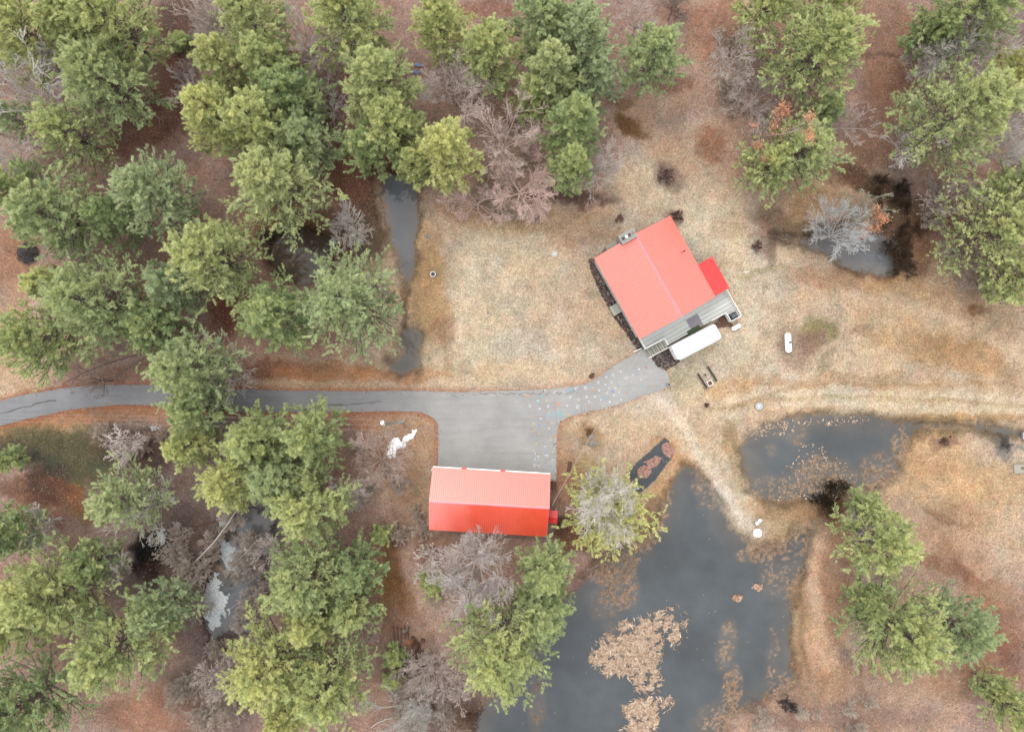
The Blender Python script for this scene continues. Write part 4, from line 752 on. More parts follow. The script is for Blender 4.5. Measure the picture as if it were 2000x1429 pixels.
r_ = place_on_house('turf_mat', p[0]+.08, p[1]+.05, DZ+.004, 'narrow green turf mat on the deck edge beside the grey rug', 'mat'); MB().box(-.2, .35, -.9, 1.1, .03, .05).build('mat', M['green'], r_)
p = hl(1432, 617, DZ+.5)
r_ = place_on_house('grill', p[0], p[1], DZ, 'covered dark grey grill standing in the far corner of the deck', 'grill')
MB().box(-.45, .45, -.55, .55, .1, .75).build('cover', M['black'], r_, bevel=.08); MB().box(-.3, .3, -.4, .4, .76, 1.05).build('lid', M['slate'], r_, bevel=.12)
for sx in (-.4, .34):
    for sy in (-.5, .44): MB().box(sx, sx+.06, sy, sy+.06, 0, .11).build('leg', M['galv'], r_)

# camper trailer
th = 2.7
tc_, ta, tL, tW = frame_from([(1325, 704), (1411, 660), (1396, 631), (1310, 676)], th)
trl = empty('camper_trailer', tc_, ta, 'long white box trailer with rounded roof corners parked beside the deck', 'trailer')
def rrect(x, y, r, n=6):
    P = []
    for (cx, cy, a0) in ((x-r, y-r, 0), (-x+r, y-r, 90), (-x+r, -y+r, 180), (x-r, -y+r, 270)):
        for i in range(n+1): a = math.radians(a0+90*i/n); P.append((cx+r*math.cos(a), cy+r*math.sin(a)))
    return P
MB().prism(rrect(tL/2-.05, tW/2-.05, .3), .55, th-.02).build('body', M['white'], trl)
MB().prism(rrect(tL/2-.1, tW/2-.1, .3), th-.018, th+.05).build('roof', M['white'], trl, bevel=.03)
MB().box(-1.3, -.9, -.2, .2, th+.053, th+.13).build('roof_vent', M['tank'], trl, bevel=.03); MB().box(1.7, 2.1, -.1, .3, th+.053, th+.13).build('roof_vent', M['tank'], trl, bevel=.03)
MB().bar((-tL/2+.3, -tW/2-.08, 2.35), (tL/2-.9, -tW/2-.08, 2.35), .1, .1).build('awning', M['siding'], trl)
MB().bar((-tL/2-.06, -tW/2+.2, 2.2), (-tL/2-.06, tW/2-.2, 2.2), .08, .08).build('front_rail', M['siding'], trl)
for x in (-.5, .45):
    for s_ in (-1, 1):
        wh = empty('wheel', (x, s_*(tW/2-.2), .36)); wh.parent = trl
        y0_ = -.1
        MB().tube([(0, -.11, 0), (0, .11, 0)], .36, 20).build('tyre', M['black'], wh); MB().tube([(0, -.12, 0), (0, .12, 0)], .2, 14).build('rim', M['galv'], wh)
MB().bar((-tL/2, -.5, .5), (-tL/2-1.0, 0, .5), .08, .1).bar((-tL/2, .5, .5), (-tL/2-1.0, 0, .5), .08, .1).build('hitch', M['black'], trl)
window(trl, 1.5, -tW/2+.05, 1.8, 1.0, .6, 'y-'); window(trl, -1.8, -tW/2+.05, 1.8, .9, .6, 'y-')
MB().box(-.35, .35, -tW/2+.03, -tW/2+.049, .7, 2.4).build('door', M['trim'], trl)

# tanks
def capsule(mb, L_, r, z, n=20, m=7):
    pts = []; rs = []
    for i in range(m): a = math.pi/2*(1-i/(m-1)); pts.append((0, -L_/2+r-math.sin(a)*r, z)); rs.append(max(.01, math.cos(a)*r))
    for i in range(m): a = math.pi/2*i/(m-1); pts.append((0, L_/2-r+math.sin(a)*r, z)); rs.append(max(.01, math.cos(a)*r))
    mb.tube(pts, rs, n)
tk = empty('propane_tank', W3(1536, 669.5, 0), math.radians(3), 'large white capsule propane tank lying on the lawn by a mulch mound', 'tank')
mb = MB(); capsule(mb, 2.95, .46, .62); mb.build('vessel', M['tank'], tk, smooth=True)
MB().disc(.1, .05, 1.04, 1.2, .19, 18, .15).build('valve_dome', M['slate'], tk)
for sy in (-.85, .7): MB().box(-.3, .3, sy, sy+.15, 0, .32).build('cradle', M['concrete'], tk)
tk = empty('propane_tank', W3(1436, 639, 0), math.radians(-62), 'small white propane tank lying beyond the deck corner', 'tank')
mb = MB(); capsule(mb, 1.5, .33, .42, m=4); mb.build('vessel', M['tank'], tk, smooth=True); [MB().box(-.2, .2, sy, sy+.1, 0, .2).build('cradle', M['concrete'], tk) for sy in (-.45, .35)]

# ------------------------------------------------------------------ beds of dark mulch
def poly_px(lst, h=0): return [tuple(W(x, y, h)[:2]) for x, y in lst]
def inside_pts(poly, n, rs, density=None):
    P = np.array(poly); lo = P.min(0); hi = P.max(0); out_ = np.zeros((0, 2))
    while len(out_) < n:
        q = lo+rs.rand(n*3, 2)*(hi-lo); d = sdf(poly, q[:, 0], q[:, 1]); q = q[d < 0]; out_ = np.concatenate([out_, q])
    return out_[:n]
def flecks(name, poly, n, size, cols, z, zt, seed, label, cat, long=2.0, edge=0.3, parent=None, stuff=True, tilt=.5):
    """many small chips inside a world polygon, one mesh"""
    rs = np.random.RandomState(seed); p = inside_pts(poly, n, rs); d = sdf(poly, p[:, 0], p[:, 1])
    a = rs.rand(n)*6.283; s_ = size*(.5+rs.rand(n)); zz = z+rs.rand(n)*zt
    u = np.stack([np.cos(a), np.sin(a), (rs.rand(n)-.5)*tilt], 1)*(s_*long/2)[:, None]; v = np.stack([-np.sin(a), np.cos(a), (rs.rand(n)-.5)*tilt], 1)*(s_/2)[:, None]
    c = np.stack([p[:, 0], p[:, 1], zz], 1)
    V = np.stack([c-u-v*.6, c+u*.3-v, c+u, c-u*.2+v], 1).reshape(-1, 3); Fq = np.arange(4*n).reshape(n, 4)
    cc = np.array([alb(x) for x in cols])[rs.randint(len(cols), size=n)]*(.75+.5*rs.rand(n, 1))
    o = mesh_np(name, V, Fq, M['strewn'], parent, col=np.repeat(cc, 4, 0))
    if not parent: tag(o, label, cat, kind='stuff' if stuff else None)
    return o
mulch = [(96, 86, 88), (128, 114, 112), (70, 62, 62), (168, 146, 134), (110, 84, 74), (60, 54, 54)]
flecks('mulch_bed', poly_px([(1150, 507), (1160, 505), (1168, 515), (1252, 665), (1258, 680), (1244, 682), (1230, 660), (1200, 620), (1172, 570), (1155, 530)]), 3800, .16, mulch, -.03, .1, 3, 'dark bark mulch strip along the west wall of the house', 'mulch')
flecks('mulch_bed', poly_px([(1270, 692), (1303, 676), (1316, 680), (1328, 704), (1318, 712), (1300, 722), (1284, 716), (1275, 702)]), 2600, .16, mulch, -.02, .1, 5, 'dark mulch bed between the stairs and the white trailer', 'mulch')
flecks('mulch_bed', poly_px([(1395, 632), (1414, 616), (1426, 630), (1430, 636), (1400, 640)]), 500, .16, [(150, 110, 92), (120, 90, 80)], -.02, .06, 6, 'brown mulch patch under the deck corner near the small tank', 'mulch')

# ------------------------------------------------------------------ trees
class TR: pass
def tubes_np(P0, P1, R0, R1, n=3, rs=None):
    d = P1-P0; L_ = np.linalg.norm(d, axis=1, keepdims=True)+1e-9; d = d/L_
    ref = np.where(np.abs(d[:, 2:3]) < .9, np.array([[0, 0, 1.]]), np.array([[1., 0, 0]]))
    a = np.cross(d, ref); a /= np.linalg.norm(a, axis=1, keepdims=True)+1e-9; b_ = np.cross(d, a)
    V = []
    for (P, R) in ((P0, R0), (P1, R1)):
        for k in range(n):
            t_ = 2*math.pi*k/n; V.append(P+(a*math.cos(t_)+b_*math.sin(t_))*R[:, None])
    V = np.stack(V, 1); m = len(P0); base = (np.arange(m)*2*n)[:, None]
    Fq = np.concatenate([base+np.array([[k, (k+1) % n, n+(k+1) % n, n+k]]) for k in range(n)], 0)
    return V.reshape(-1, 3), Fq
def grow(P, D, L_, R, K, rs, up=.1, wob=.25, taper=.35):
    """polylines: returns nodes (m,K+1,3), dirs (m,K,3), radii (m,K+1)"""
    m = len(P); N = [P]; DD = []; d = D.copy()
    for i in range(K):
        d = d+rs.randn(m, 3)*wob/K**.5*.6+np.array([0, 0, up/K]); d /= np.linalg.norm(d, axis=1, keepdims=True)
        N.append(N[-1]+d*(L_/K)[:, None]); DD.append(d.copy())
    rr = R[:, None]*(1-(1-taper)*np.linspace(0, 1, K+1)[None, :])
    return np.stack(N, 1), np.stack(DD, 1), rr
def children(N, DD, RR, L_, per, f0, ang, lr, rs, rscale=.55, flat=0):
    m, K = DD.shape[:2]; n = m*per; bi = np.repeat(np.arange(m), per); t_ = f0+(1-f0)*rs.rand(n)
    k = np.minimum((t_*K).astype(int), K-1); fr = (t_*K-k)[:, None]
    P = N[bi, k]*(1-fr)+N[bi, k+1]*fr; d = DD[bi, k]
    q = rs.randn(n, 3); 
    if flat: q[:, 2] *= (1-flat)
    q -= (q*d).sum(1, keepdims=True)*d; q /= np.linalg.norm(q, axis=1, keepdims=True)+1e-9
    a = np.radians(ang*(.6+.8*rs.rand(n)))[:, None]; D = d*np.cos(a)+q*np.sin(a)
    LL = L_[bi]*lr*(1.15-.75*t_)*(.6+.7*rs.rand(n)); R = RR[bi, k]*rscale
    return P, D, LL, R
def segs(N, RR): 
    m, K1 = RR.shape; return N[:, :-1].reshape(-1, 3), N[:, 1:].reshape(-1, 3), RR[:, :-1].reshape(-1), RR[:, 1:].reshape(-1)

def bare_tree(px, py, rpx, h, label, colr=(172, 158, 152), seed=0, name='bare_tree', cat='tree', group='leafless trees among the pines', limbs=9, dens=1.15, lean=(0, 0), spread=1.0, tw=.021, stems=1, elev=(28, 75), link=None):
    rs = np.random.RandomState(seed+int(px)*7+int(py)); hc = h*.7
    b_ = W(px, py, hc)[:2]; R = rpx*S*(H-hc)/H
    root = empty(name, (b_[0]-lean[0], b_[1]-lean[1], -.05), 0, label, cat, group)
    rt = .05+.012*h
    tz = h*(.28 if stems == 1 else .06)
    P = np.repeat(np.array([[lean[0]*.3, lean[1]*.3, tz]]), limbs, 0)+rs.randn(limbs, 3)*np.array([.08, .08, h*.05])
    a = np.arange(limbs)*2*math.pi/limbs+rs.rand(limbs)*.9; e = np.radians(elev[0]+(elev[1]-elev[0])*rs.rand(limbs))
    D = np.stack([np.cos(a)*np.cos(e)+lean[0]/h, np.sin(a)*np.cos(e)+lean[1]/h, np.sin(e)], 1); D /= np.linalg.norm(D, axis=1, keepdims=True)
    LL = np.minimum(R/np.maximum(np.cos(e), .2), (h-tz)/np.sin(e))*(.75+.3*rs.rand(limbs))
    N, DD, RR = grow(P, D, LL, np.full(limbs, rt*.42), 6, rs, .25, .35, .25)
    S_ = [segs(N, RR)]
    P2 = children(N, DD, RR, LL, max(2, int(8*dens)), .2, 38, .55*spread, rs, .6); N2, D2, R2 = grow(*P2, 4, rs, .15, .35, .3)
    S2 = [segs(N2, np.maximum(R2, tw))]
    P3 = children(N2, D2, R2, P2[2], max(2, int(6*dens)), .1, 34, .62, rs, .6); N3, D3, R3 = grow(*P3, 3, rs, .1, .4, .5)
    S3 = [segs(N3, np.clip(R3, tw*.9, .05))]
    P4 = children(N3, D3, R3, P3[2], 4, .15, 34, .6, rs, .7); N4, D4, R4 = grow(*P4, 2, rs, .1, .3, .6)
    S4 = [segs(N4, np.full(R4.shape, tw*.8))]
    tp0 = np.array([[0, 0, 0], [lean[0]*.12, lean[1]*.12, tz*.5]]); tp1 = np.array([[lean[0]*.12, lean[1]*.12, tz*.5], [lean[0]*.3, lean[1]*.3, tz*1.1]])
    A = tubes_np(tp0, tp1, np.array([rt*1.2, rt]), np.array([rt, rt*.8]), 8); B = tubes_np(*S_[0], n=5)
    V = np.concatenate([A[0], B[0]]); Fq = np.concatenate([A[1], B[1]+len(A[0])]); base = np.clip(alb(colr)*1.75, 0, .75)
    c0 = np.tile(base*.85, (len(V), 1))*(.85+.3*rs.rand(len(V), 1)); mesh_np('trunk', V, Fq, M['twigs'], root, col=c0, smooth=True)
    out_ = [tubes_np(*x, n=3) for x in (S2[0], S3[0], S4[0])]; V = []; Fq = []; o_ = 0
    for v, f in out_: V.append(v); Fq.append(f+o_); o_ += len(v)
    V = np.concatenate(V); Fq = np.concatenate(Fq)
    cc = np.repeat(base*(.8+.4*rs.rand(len(V)//6, 1)), 6, 0); mesh_np('crown', V, Fq, M['twigs'], root, col=cc)
    return root

GREEN = np.array([.26, .35, .165]); YEL = np.array([.63, .62, .25]); SAGE = np.array([.40, .46, .28]); DKG = np.array([.10, .16, .07])
def pine(px, py, rpx, h, yl, label, seed=0, dens=1.0, sage=0.0, asp=(1, 1), group='pine trees around the clearing', name='pine_tree', z0=.22, orange=0):
    rs = np.random.RandomState(seed+int(px)*3+int(py)*11); hc = h*.55
    b_ = W(px, py, hc)[:2]; R = rpx*S*(H-hc)/H*1.28
    root = empty(name, (b_[0], b_[1], -.05), 0, label, 'tree', group)
    rt = .012*h+.05
    nw = max(int(h/1.05)+1, int(R*2.1)); per = 7
    zt = np.repeat(z0+(.965-z0)*(np.arange(nw)+.3)/nw, per); n = len(zt); zt = zt+(rs.rand(n)-.5)*.03
    t_ = (zt-z0)/(1-z0)
    prof = (1-t_)**.62*(.55+.45*np.minimum(1, t_/.25+.35))
    a = rs.rand(n)*.7+np.tile(np.arange(per)*2*math.pi/per, nw)+np.repeat(rs.rand(nw)*6.28, per)
    lobe = 1+.07*np.sin(a*3+rs.rand()*6)+.07*np.sin(a*5+rs.rand()*6)
    Lb = R*prof*lobe*(.78+.34*rs.rand(n)); 
    kill = rs.rand(n) < .06+.2*(1-dens); Lb[kill] *= .35
    e = np.radians(4+30*t_+rs.randn(n)*6)
    D = np.stack([np.cos(a)*np.cos(e)*asp[0], np.sin(a)*np.cos(e)*asp[1], np.sin(e)], 1); sc_ = np.linalg.norm(D, axis=1, keepdims=True); D /= sc_; Lb = Lb*sc_[:, 0]
    P = np.stack([np.zeros(n), np.zeros(n), zt*h-Lb*.05], 1)
    N, DD, RR = grow(P, D, Lb, .02+.012*Lb, 5, rs, .3, .2, .3)
    P2 = children(N, DD, RR, Lb, 6, .25, 44, .40, rs, .5, flat=.75); N2, D2, R2 = grow(*P2, 2, rs, .15, .2, .4)
    nt_ = 10; zz = np.linspace(0, h*.97, nt_); tp = np.stack([rs.randn(nt_)*.06, rs.randn(nt_)*.06, zz], 1); tp[0, :2] = 0
    tr = rt*(1.02-zz/h)
    A = tubes_np(tp[:-1], tp[1:], tr[:-1], tr[1:], 8); B = tubes_np(*segs(N, RR), n=4); C_ = tubes_np(*segs(N2, np.maximum(R2, .012)), n=3)
    V = np.concatenate([A[0], B[0], C_[0]]); Fq = np.concatenate([A[1], B[1]+len(A[0]), C_[1]+len(A[0])+len(B[0])])
    mesh_np('trunk', V, Fq, M['bark'], root, smooth=True)
    # clumps along outer part of limbs and on side twigs
    bri = rs.rand(n)                         # per-branch tint
    def along(Nn, Dn, idx_b, f0, cnt, size):
        m = len(Nn); K = Nn.shape[1]-1; bi = np.repeat(np.arange(m), cnt); q = f0+(1.0-f0)*((np.tile(np.arange(cnt), m)+rs.rand(m*cnt))/cnt); q = np.minimum(q, .999)
        k = (q*K).astype(int); fr = (q*K-k)[:, None]; return Nn[bi, k]*(1-fr)+Nn[bi, k+1]*fr, Dn[bi, k], idx_b[bi], q, size*(1.2-.75*q)
    c1 = along(N, DD, np.arange(n), .3, 9, .27); c2 = along(N2, D2, np.repeat(np.arange(n), 6), .2, 5, .21)
    cp, cd, cb, cq, cs = [np.concatenate([u_, v_]) for u_, v_ in zip(c1, c2)]
    keep = rs.rand(len(cp)) < np.clip(dens*.95, 0, 1)*min(1, .45+R/13); cp, cd, cb, cq, cs = cp[keep], cd[keep], cb[keep], cq[keep], cs[keep]
    cs = cs*(.7+.6*rs.rand(len(cs)))*min(1.15, .62+R/14)
    ct = rs.rand(len(cp)); m = len(cp)
    T = 3; q = rs.randn(m*T, 3); q /= np.linalg.norm(q, axis=1, keepdims=True)
    tpz = np.repeat(cp, T, 0)+(q*np.array([1, 1, .55])+np.array([0, 0, .25]))*(rs.rand(m*T)**.5*np.repeat(cs, T))[:, None]
    Bn = 7; M_ = m*T*Bn
    td = np.repeat(cd, T, 0)+q*.35+np.array([0, 0, .12]); td /= np.linalg.norm(td, axis=1, keepdims=True)
    d = np.repeat(td, Bn, 0)+rs.randn(M_, 3)*np.array([.5, .5, .32])+np.array([0, 0, .10]); d /= np.linalg.norm(d, axis=1, keepdims=True)
    ln = (.26+.26*rs.rand(M_))[:, None]; wv = np.cross(d, rs.randn(M_, 3)*np.array([.35, .35, .5])+np.array([0, 0, 1.0])); wv /= np.linalg.norm(wv, axis=1, keepdims=True)+1e-9
    p0 = np.repeat(tpz, Bn, 0)-d*ln*.25; wdt = (.022+.022*rs.rand(M_))[:, None]
    V = np.stack([p0-wv*wdt, p0+wv*wdt, p0+d*ln], 1).reshape(-1, 3); Fq = np.arange(3*M_).reshape(M_, 3)
    hz = np.clip((cp[:, 2]/h-.25)/.75, 0, 1)
    y = np.clip(yl+.30*(bri[cb]-.5)+.34*(ct-.5)+.25*(hz-.55), 0, 1)
    base = GREEN*(1-y[:, None])+YEL*y[:, None]
    base = base*(1-sage)+SAGE*sage
    tv = np.repeat(base, T, 0)*(.76+.48*rs.rand(m*T, 1)); tv = np.repeat(tv, Bn*3, 0)
    if orange:
        pass
    mesh_np('crown', V, Fq, M['needles'], root, col=tv)
    return root
# px, py, radius px, height m, yellowness, label, options
PINES = [
 (50, 70, 92, 17, .62, 'yellow green pine filling the upper left corner', {}),
 (150, 60, 70, 16, .45, 'olive green pine between the corner pine and the taller bright pine', {}),
 (225, 55, 95, 18, .5, 'tall bright green pine on the top edge left of the brown gap', {}),
 (212, 160, 92, 17, .36, 'rounded mid green pine right of the white barked bare trees', {'sage': .2}),
 (25, 230, 40, 10, .2, 'dull green pine hidden behind the white branches at the left edge', {'sage': .5, 'dens': .6}),
 (140, 265, 80, 13, .45, 'thin scrubby olive pine with bare gaps below the white branches', {'dens': .55}),
 (35, 375, 66, 15, .3, 'dark green pine leaning over the left edge above the tan clearing', {}),
 (112, 425, 88, 17, .32, 'broad green pine above the brush pile', {'sage': .25}),
 (222, 425, 55, 13, .12, 'small deep green pine squeezed between two broad ones', {}),
 (305, 380, 84, 17, .3, 'soft sage green pine left of the reddish gap', {'sage': .55}),
 (418, 505, 92, 18, .55, 'large yellow green pine over the dark red litter', {'sage': .1}),
 (340, 560, 58, 13, .15, 'small blue green pine tucked under the large yellow green one', {'sage': .6}),
 (195, 590, 98, 18, .34, 'big green pine in the middle of the left grove', {'sage': .2}),
 (110, 560, 50, 14, .6, 'small yellowish pine above the left lawn strip', {}),
 (85, 665, 82, 16, .42, 'olive pine nearest the driveway bend at the left', {}),
 (305, 635, 76, 12, .2, 'low dark green pine behind the tree overhanging the driveway', {'dens': .8}),
 (375, 720, 84, 18, .36, 'green pine overhanging the driveway', {'sage': .3, 'dens': .85}),
 (385, 800, 56, 14, .34, 'narrow pine spreading right across the driveway', {'sage': .1}),
 (370, 870, 48, 13, .62, 'yellow green pine just south of the driveway by the pale bare tree', {}),
 (495, 45, 72, 17, .62, 'bright yellow green pine on the top edge by the grey thicket', {'sage': .2}),
 (435, 125, 58, 15, .72, 'yellowish pine with a ragged left side', {'sage': .15}),
 (525, 130, 66, 16, .42, 'green pine below the top edge pine', {}),
 (425, 230, 70, 17, .72, 'strongly yellow pine at the edge of the long brown gap', {}),
 (560, 190, 74, 15, .2, 'deep green pine right of the strongly yellow one', {}),
 (510, 250, 80, 18, .52, 'full yellow green pine in the centre of the upper left grove', {}),
 (600, 280, 68, 14, .26, 'grey green pine leaning toward the dark pond', {'sage': .4}),
 (545, 360, 98, 19, .6, 'tall lit pine at the lower end of the grove above the dark pond', {'sage': .25}),
 (680, 40, 84, 17, .55, 'bright pine on the top edge right of the grey thicket', {}),
 (740, 165, 80, 18, .52, 'tall pine with a pointed left edge beside the purple bare tree', {'sage': .15}),
 (765, 245, 72, 16, .5, 'dense olive pine left of the yellow pine by the pond', {}),
 (715, 290, 52, 12, .28, 'small green pine sloping down toward the pond', {'dens': .8}),
 (805, 320, 36, 12, .5, 'little pine overhanging the top of the slim pond', {}),
 (870, 300, 70, 17, .82, 'very yellow pine left of the reddish bare tree', {}),
 (860, 50, 62, 15, .66, 'yellow green pine at the top centre', {}),
 (960, 105, 68, 16, .5, 'green pine with yellow tips right of the top centre one', {}),
 (1060, 55, 78, 15, .28, 'grey green pine on the top edge of the centre grove', {'sage': .3}),
 (1130, 85, 84, 16, .3, 'broad soft green pine at the right of the centre grove', {'sage': .5}),
 (1075, 145, 66, 17, .62, 'pale yellowish pine in front of the centre grove', {'sage': .35}),
 (1160, 160, 50, 12, .22, 'low sage pine at the right rim of the centre grove', {'sage': .6, 'dens': .8}),
 (1045, 190, 44, 12, .5, 'small olive pine under the pale yellowish one', {}),
 (1118, 245, 64, 17, .26, 'upright green pine pointing down toward the lawn', {}),
 (1115, 325, 48, 14, .36, 'last green pine of the grove with its tip over the lawn', {}),
 (1275, 112, 68, 14, .3, 'lone green pine on the red litter north of the house', {'sage': .2}),
 (1595, 105, 100, 17, .42, 'large round pine left of the upper right woodland path', {}),
 (1500, 10, 62, 14, .6, 'yellow green pine cut by the top edge left of the path', {'dens': .8}),
 (1620, 0, 60, 14, .7, 'yellow pine cut by the top edge just above the large round pine', {'dens': .8}),
 (1560, 300, 84, 13, .42, 'thin feathery pine beneath the orange leaved sapling', {'dens': .7, 'sage': .15}),
 (1500, 320, 58, 11, .55, 'low yellow green pine beside the feathery one', {'dens': .7}),
 (1610, 220, 44, 9, .2, 'small dark pine under the large round pine', {'dens': .6}),
 (1870, 230, 112, 19, .48, 'largest pine at the upper right with silver branches at its left', {'sage': .15}),
 (1900, 20, 95, 16, .3, 'deep green pine in the upper right corner', {}),
 (1825, 65, 44, 12, .25, 'small pine on the path side of the corner pine', {}),
 (1992, 130, 46, 15, .85, 'golden pine on the right edge', {}),
 (1935, 450, 105, 14, .5, 'sparse open pine on the right edge with branches showing', {'dens': .55}),
 (1985, 370, 60, 13, .3, 'dark pine on the right edge above the sparse open one', {'dens': .75}),
 (1985, 540, 58, 13, .55, 'yellow green pine at the right edge below the sparse open one', {}),
 (540, 615, 76, 16, .26, 'green pine left of the broad sage pine by the dark water', {}),
 (685, 590, 108, 18, .3, 'broad sage green pine between the slim pond and the driveway', {'sage': .4}),
 (505, 860, 68, 16, .42, 'pointed green pine just south of the driveway', {}),
 (610, 850, 66, 16, .36, 'upright green pine beside the utility pole', {}),
 (455, 940, 66, 15, .66, 'yellow green pine at the left of the southern grove', {}),
 (545, 930, 76, 15, .3, 'grey green pine in the middle of the southern grove', {'sage': .35}),
 (605, 985, 78, 17, .52, 'bright pine at the lower right of the southern grove', {'sage': .1}),
 (245, 975, 74, 14, .5, 'pale pine with bare silver branches on its right side', {'sage': .45, 'dens': .75}),
 (15, 1040, 52, 14, .22, 'dark green pine on the left edge by the orange litter', {}),
 (10, 900, 30, 9, .4, 'little pine at the left edge by the mossy hollow', {'dens': .7}),
 (105, 1150, 96, 17, .5, 'wide yellow green pine at the lower left', {}),
 (25, 1210, 84, 16, .52, 'bright pine on the left edge below the wide one', {}),
 (180, 1100, 56, 12, .24, 'thin green pine with grey twigs above the wide one', {'dens': .6}),
 (230, 1260, 98, 17, .42, 'round green pine left of the icy swamp', {}),
 (310, 1190, 62, 13, .26, 'small grey green pine touching the icy swamp', {'sage': .35, 'dens': .8}),
 (50, 1370, 98, 15, .18, 'dark green pine in the lower left corner', {'sage': .1}),
 (600, 1130, 88, 17, .38, 'green pine below the southern grove right of the icy swamp', {'sage': .15}),
 (700, 1110, 56, 12, .14, 'deep green pine in the strip west of the garage', {'dens': .8}),
 (690, 1190, 56, 13, .4, 'thin olive pine with twigs showing in the strip west of the garage', {'dens': .6}),
 (610, 1210, 52, 15, .68, 'small yellow pine between two large ones', {}),
 (530, 1290, 98, 18, .68, 'large yellow green pine at the bottom by the swamp outlet', {}),
 (640, 1330, 92, 17, .46, 'green pine on the bottom edge beside the large yellow green one', {}),
 (560, 1390, 50, 14, .75, 'yellow pine on the bottom edge', {}),
 (1068, 1112, 54, 16, .38, 'tall green pine behind the garage by the big pond', {'sage': .15}),
 (1060, 1190, 60, 16, .3, 'green pine leaning toward the big pond', {'sage': .25}),
 (978, 1262, 108, 19, .42, 'huge round pine between the grey bare tree and the big pond', {}),
 (1184, 998, 88, 7.5, .85, 'low yellow green pine with grey bare limbs rising through it', {}),
 (1715, 1056, 78, 14, .5, 'round pine east of the big pond below the dark gap', {}),
 (1690, 985, 34, 8, .4, 'small pine at the tip of the east pond', {'sage': .1}),
 (1752, 1230, 98, 15, .4, 'widest pine of the pair on the lower right field', {}),
 (1868, 1222, 74, 13, .12, 'blue green pine at the right of the lower right pair', {'sage': .3}),
 (1690, 1178, 40, 10, .3, 'small pine at the left of the lower right pair', {'dens': .8}),
 (1975, 1380, 55, 12, .45, 'pine in the lower right corner', {'dens': .75}),
 (1940, 1340, 30, 8, .5, 'small thin pine near the lower right corner', {'dens': .5}),
]
for i, (px, py, r, h, y, lb, op) in enumerate(PINES): pine(px, py, r, h, y, lb, seed=i*13, **op)
# low evergreen seedlings
for i, (px, py, r, y, lb) in enumerate([(845, 1140, 30, .5, 'low green juniper at the left foot of the grey bare tree'), (765, 1330, 22, .6, 'small green seedling in the litter near the bottom'), (745, 1045, 24, .4, 'green seedling west of the garage'),
        (770, 1280, 26, .4, 'green seedling beside the dark stumps'), (1000, 1420, 16, .3, 'green sprout at the foot of the twiggy bush by the big pond') , (350, 80, 22, .4, 'green seedling branch in the long brown gap')][:4]+[(350, 80, 22, .4, 'green seedling in the long brown gap')]):
    pine(px, py, r, 2.6, y, lb, seed=900+i, name='juniper_shrub', group='low evergreens in the litter', z0=.05)

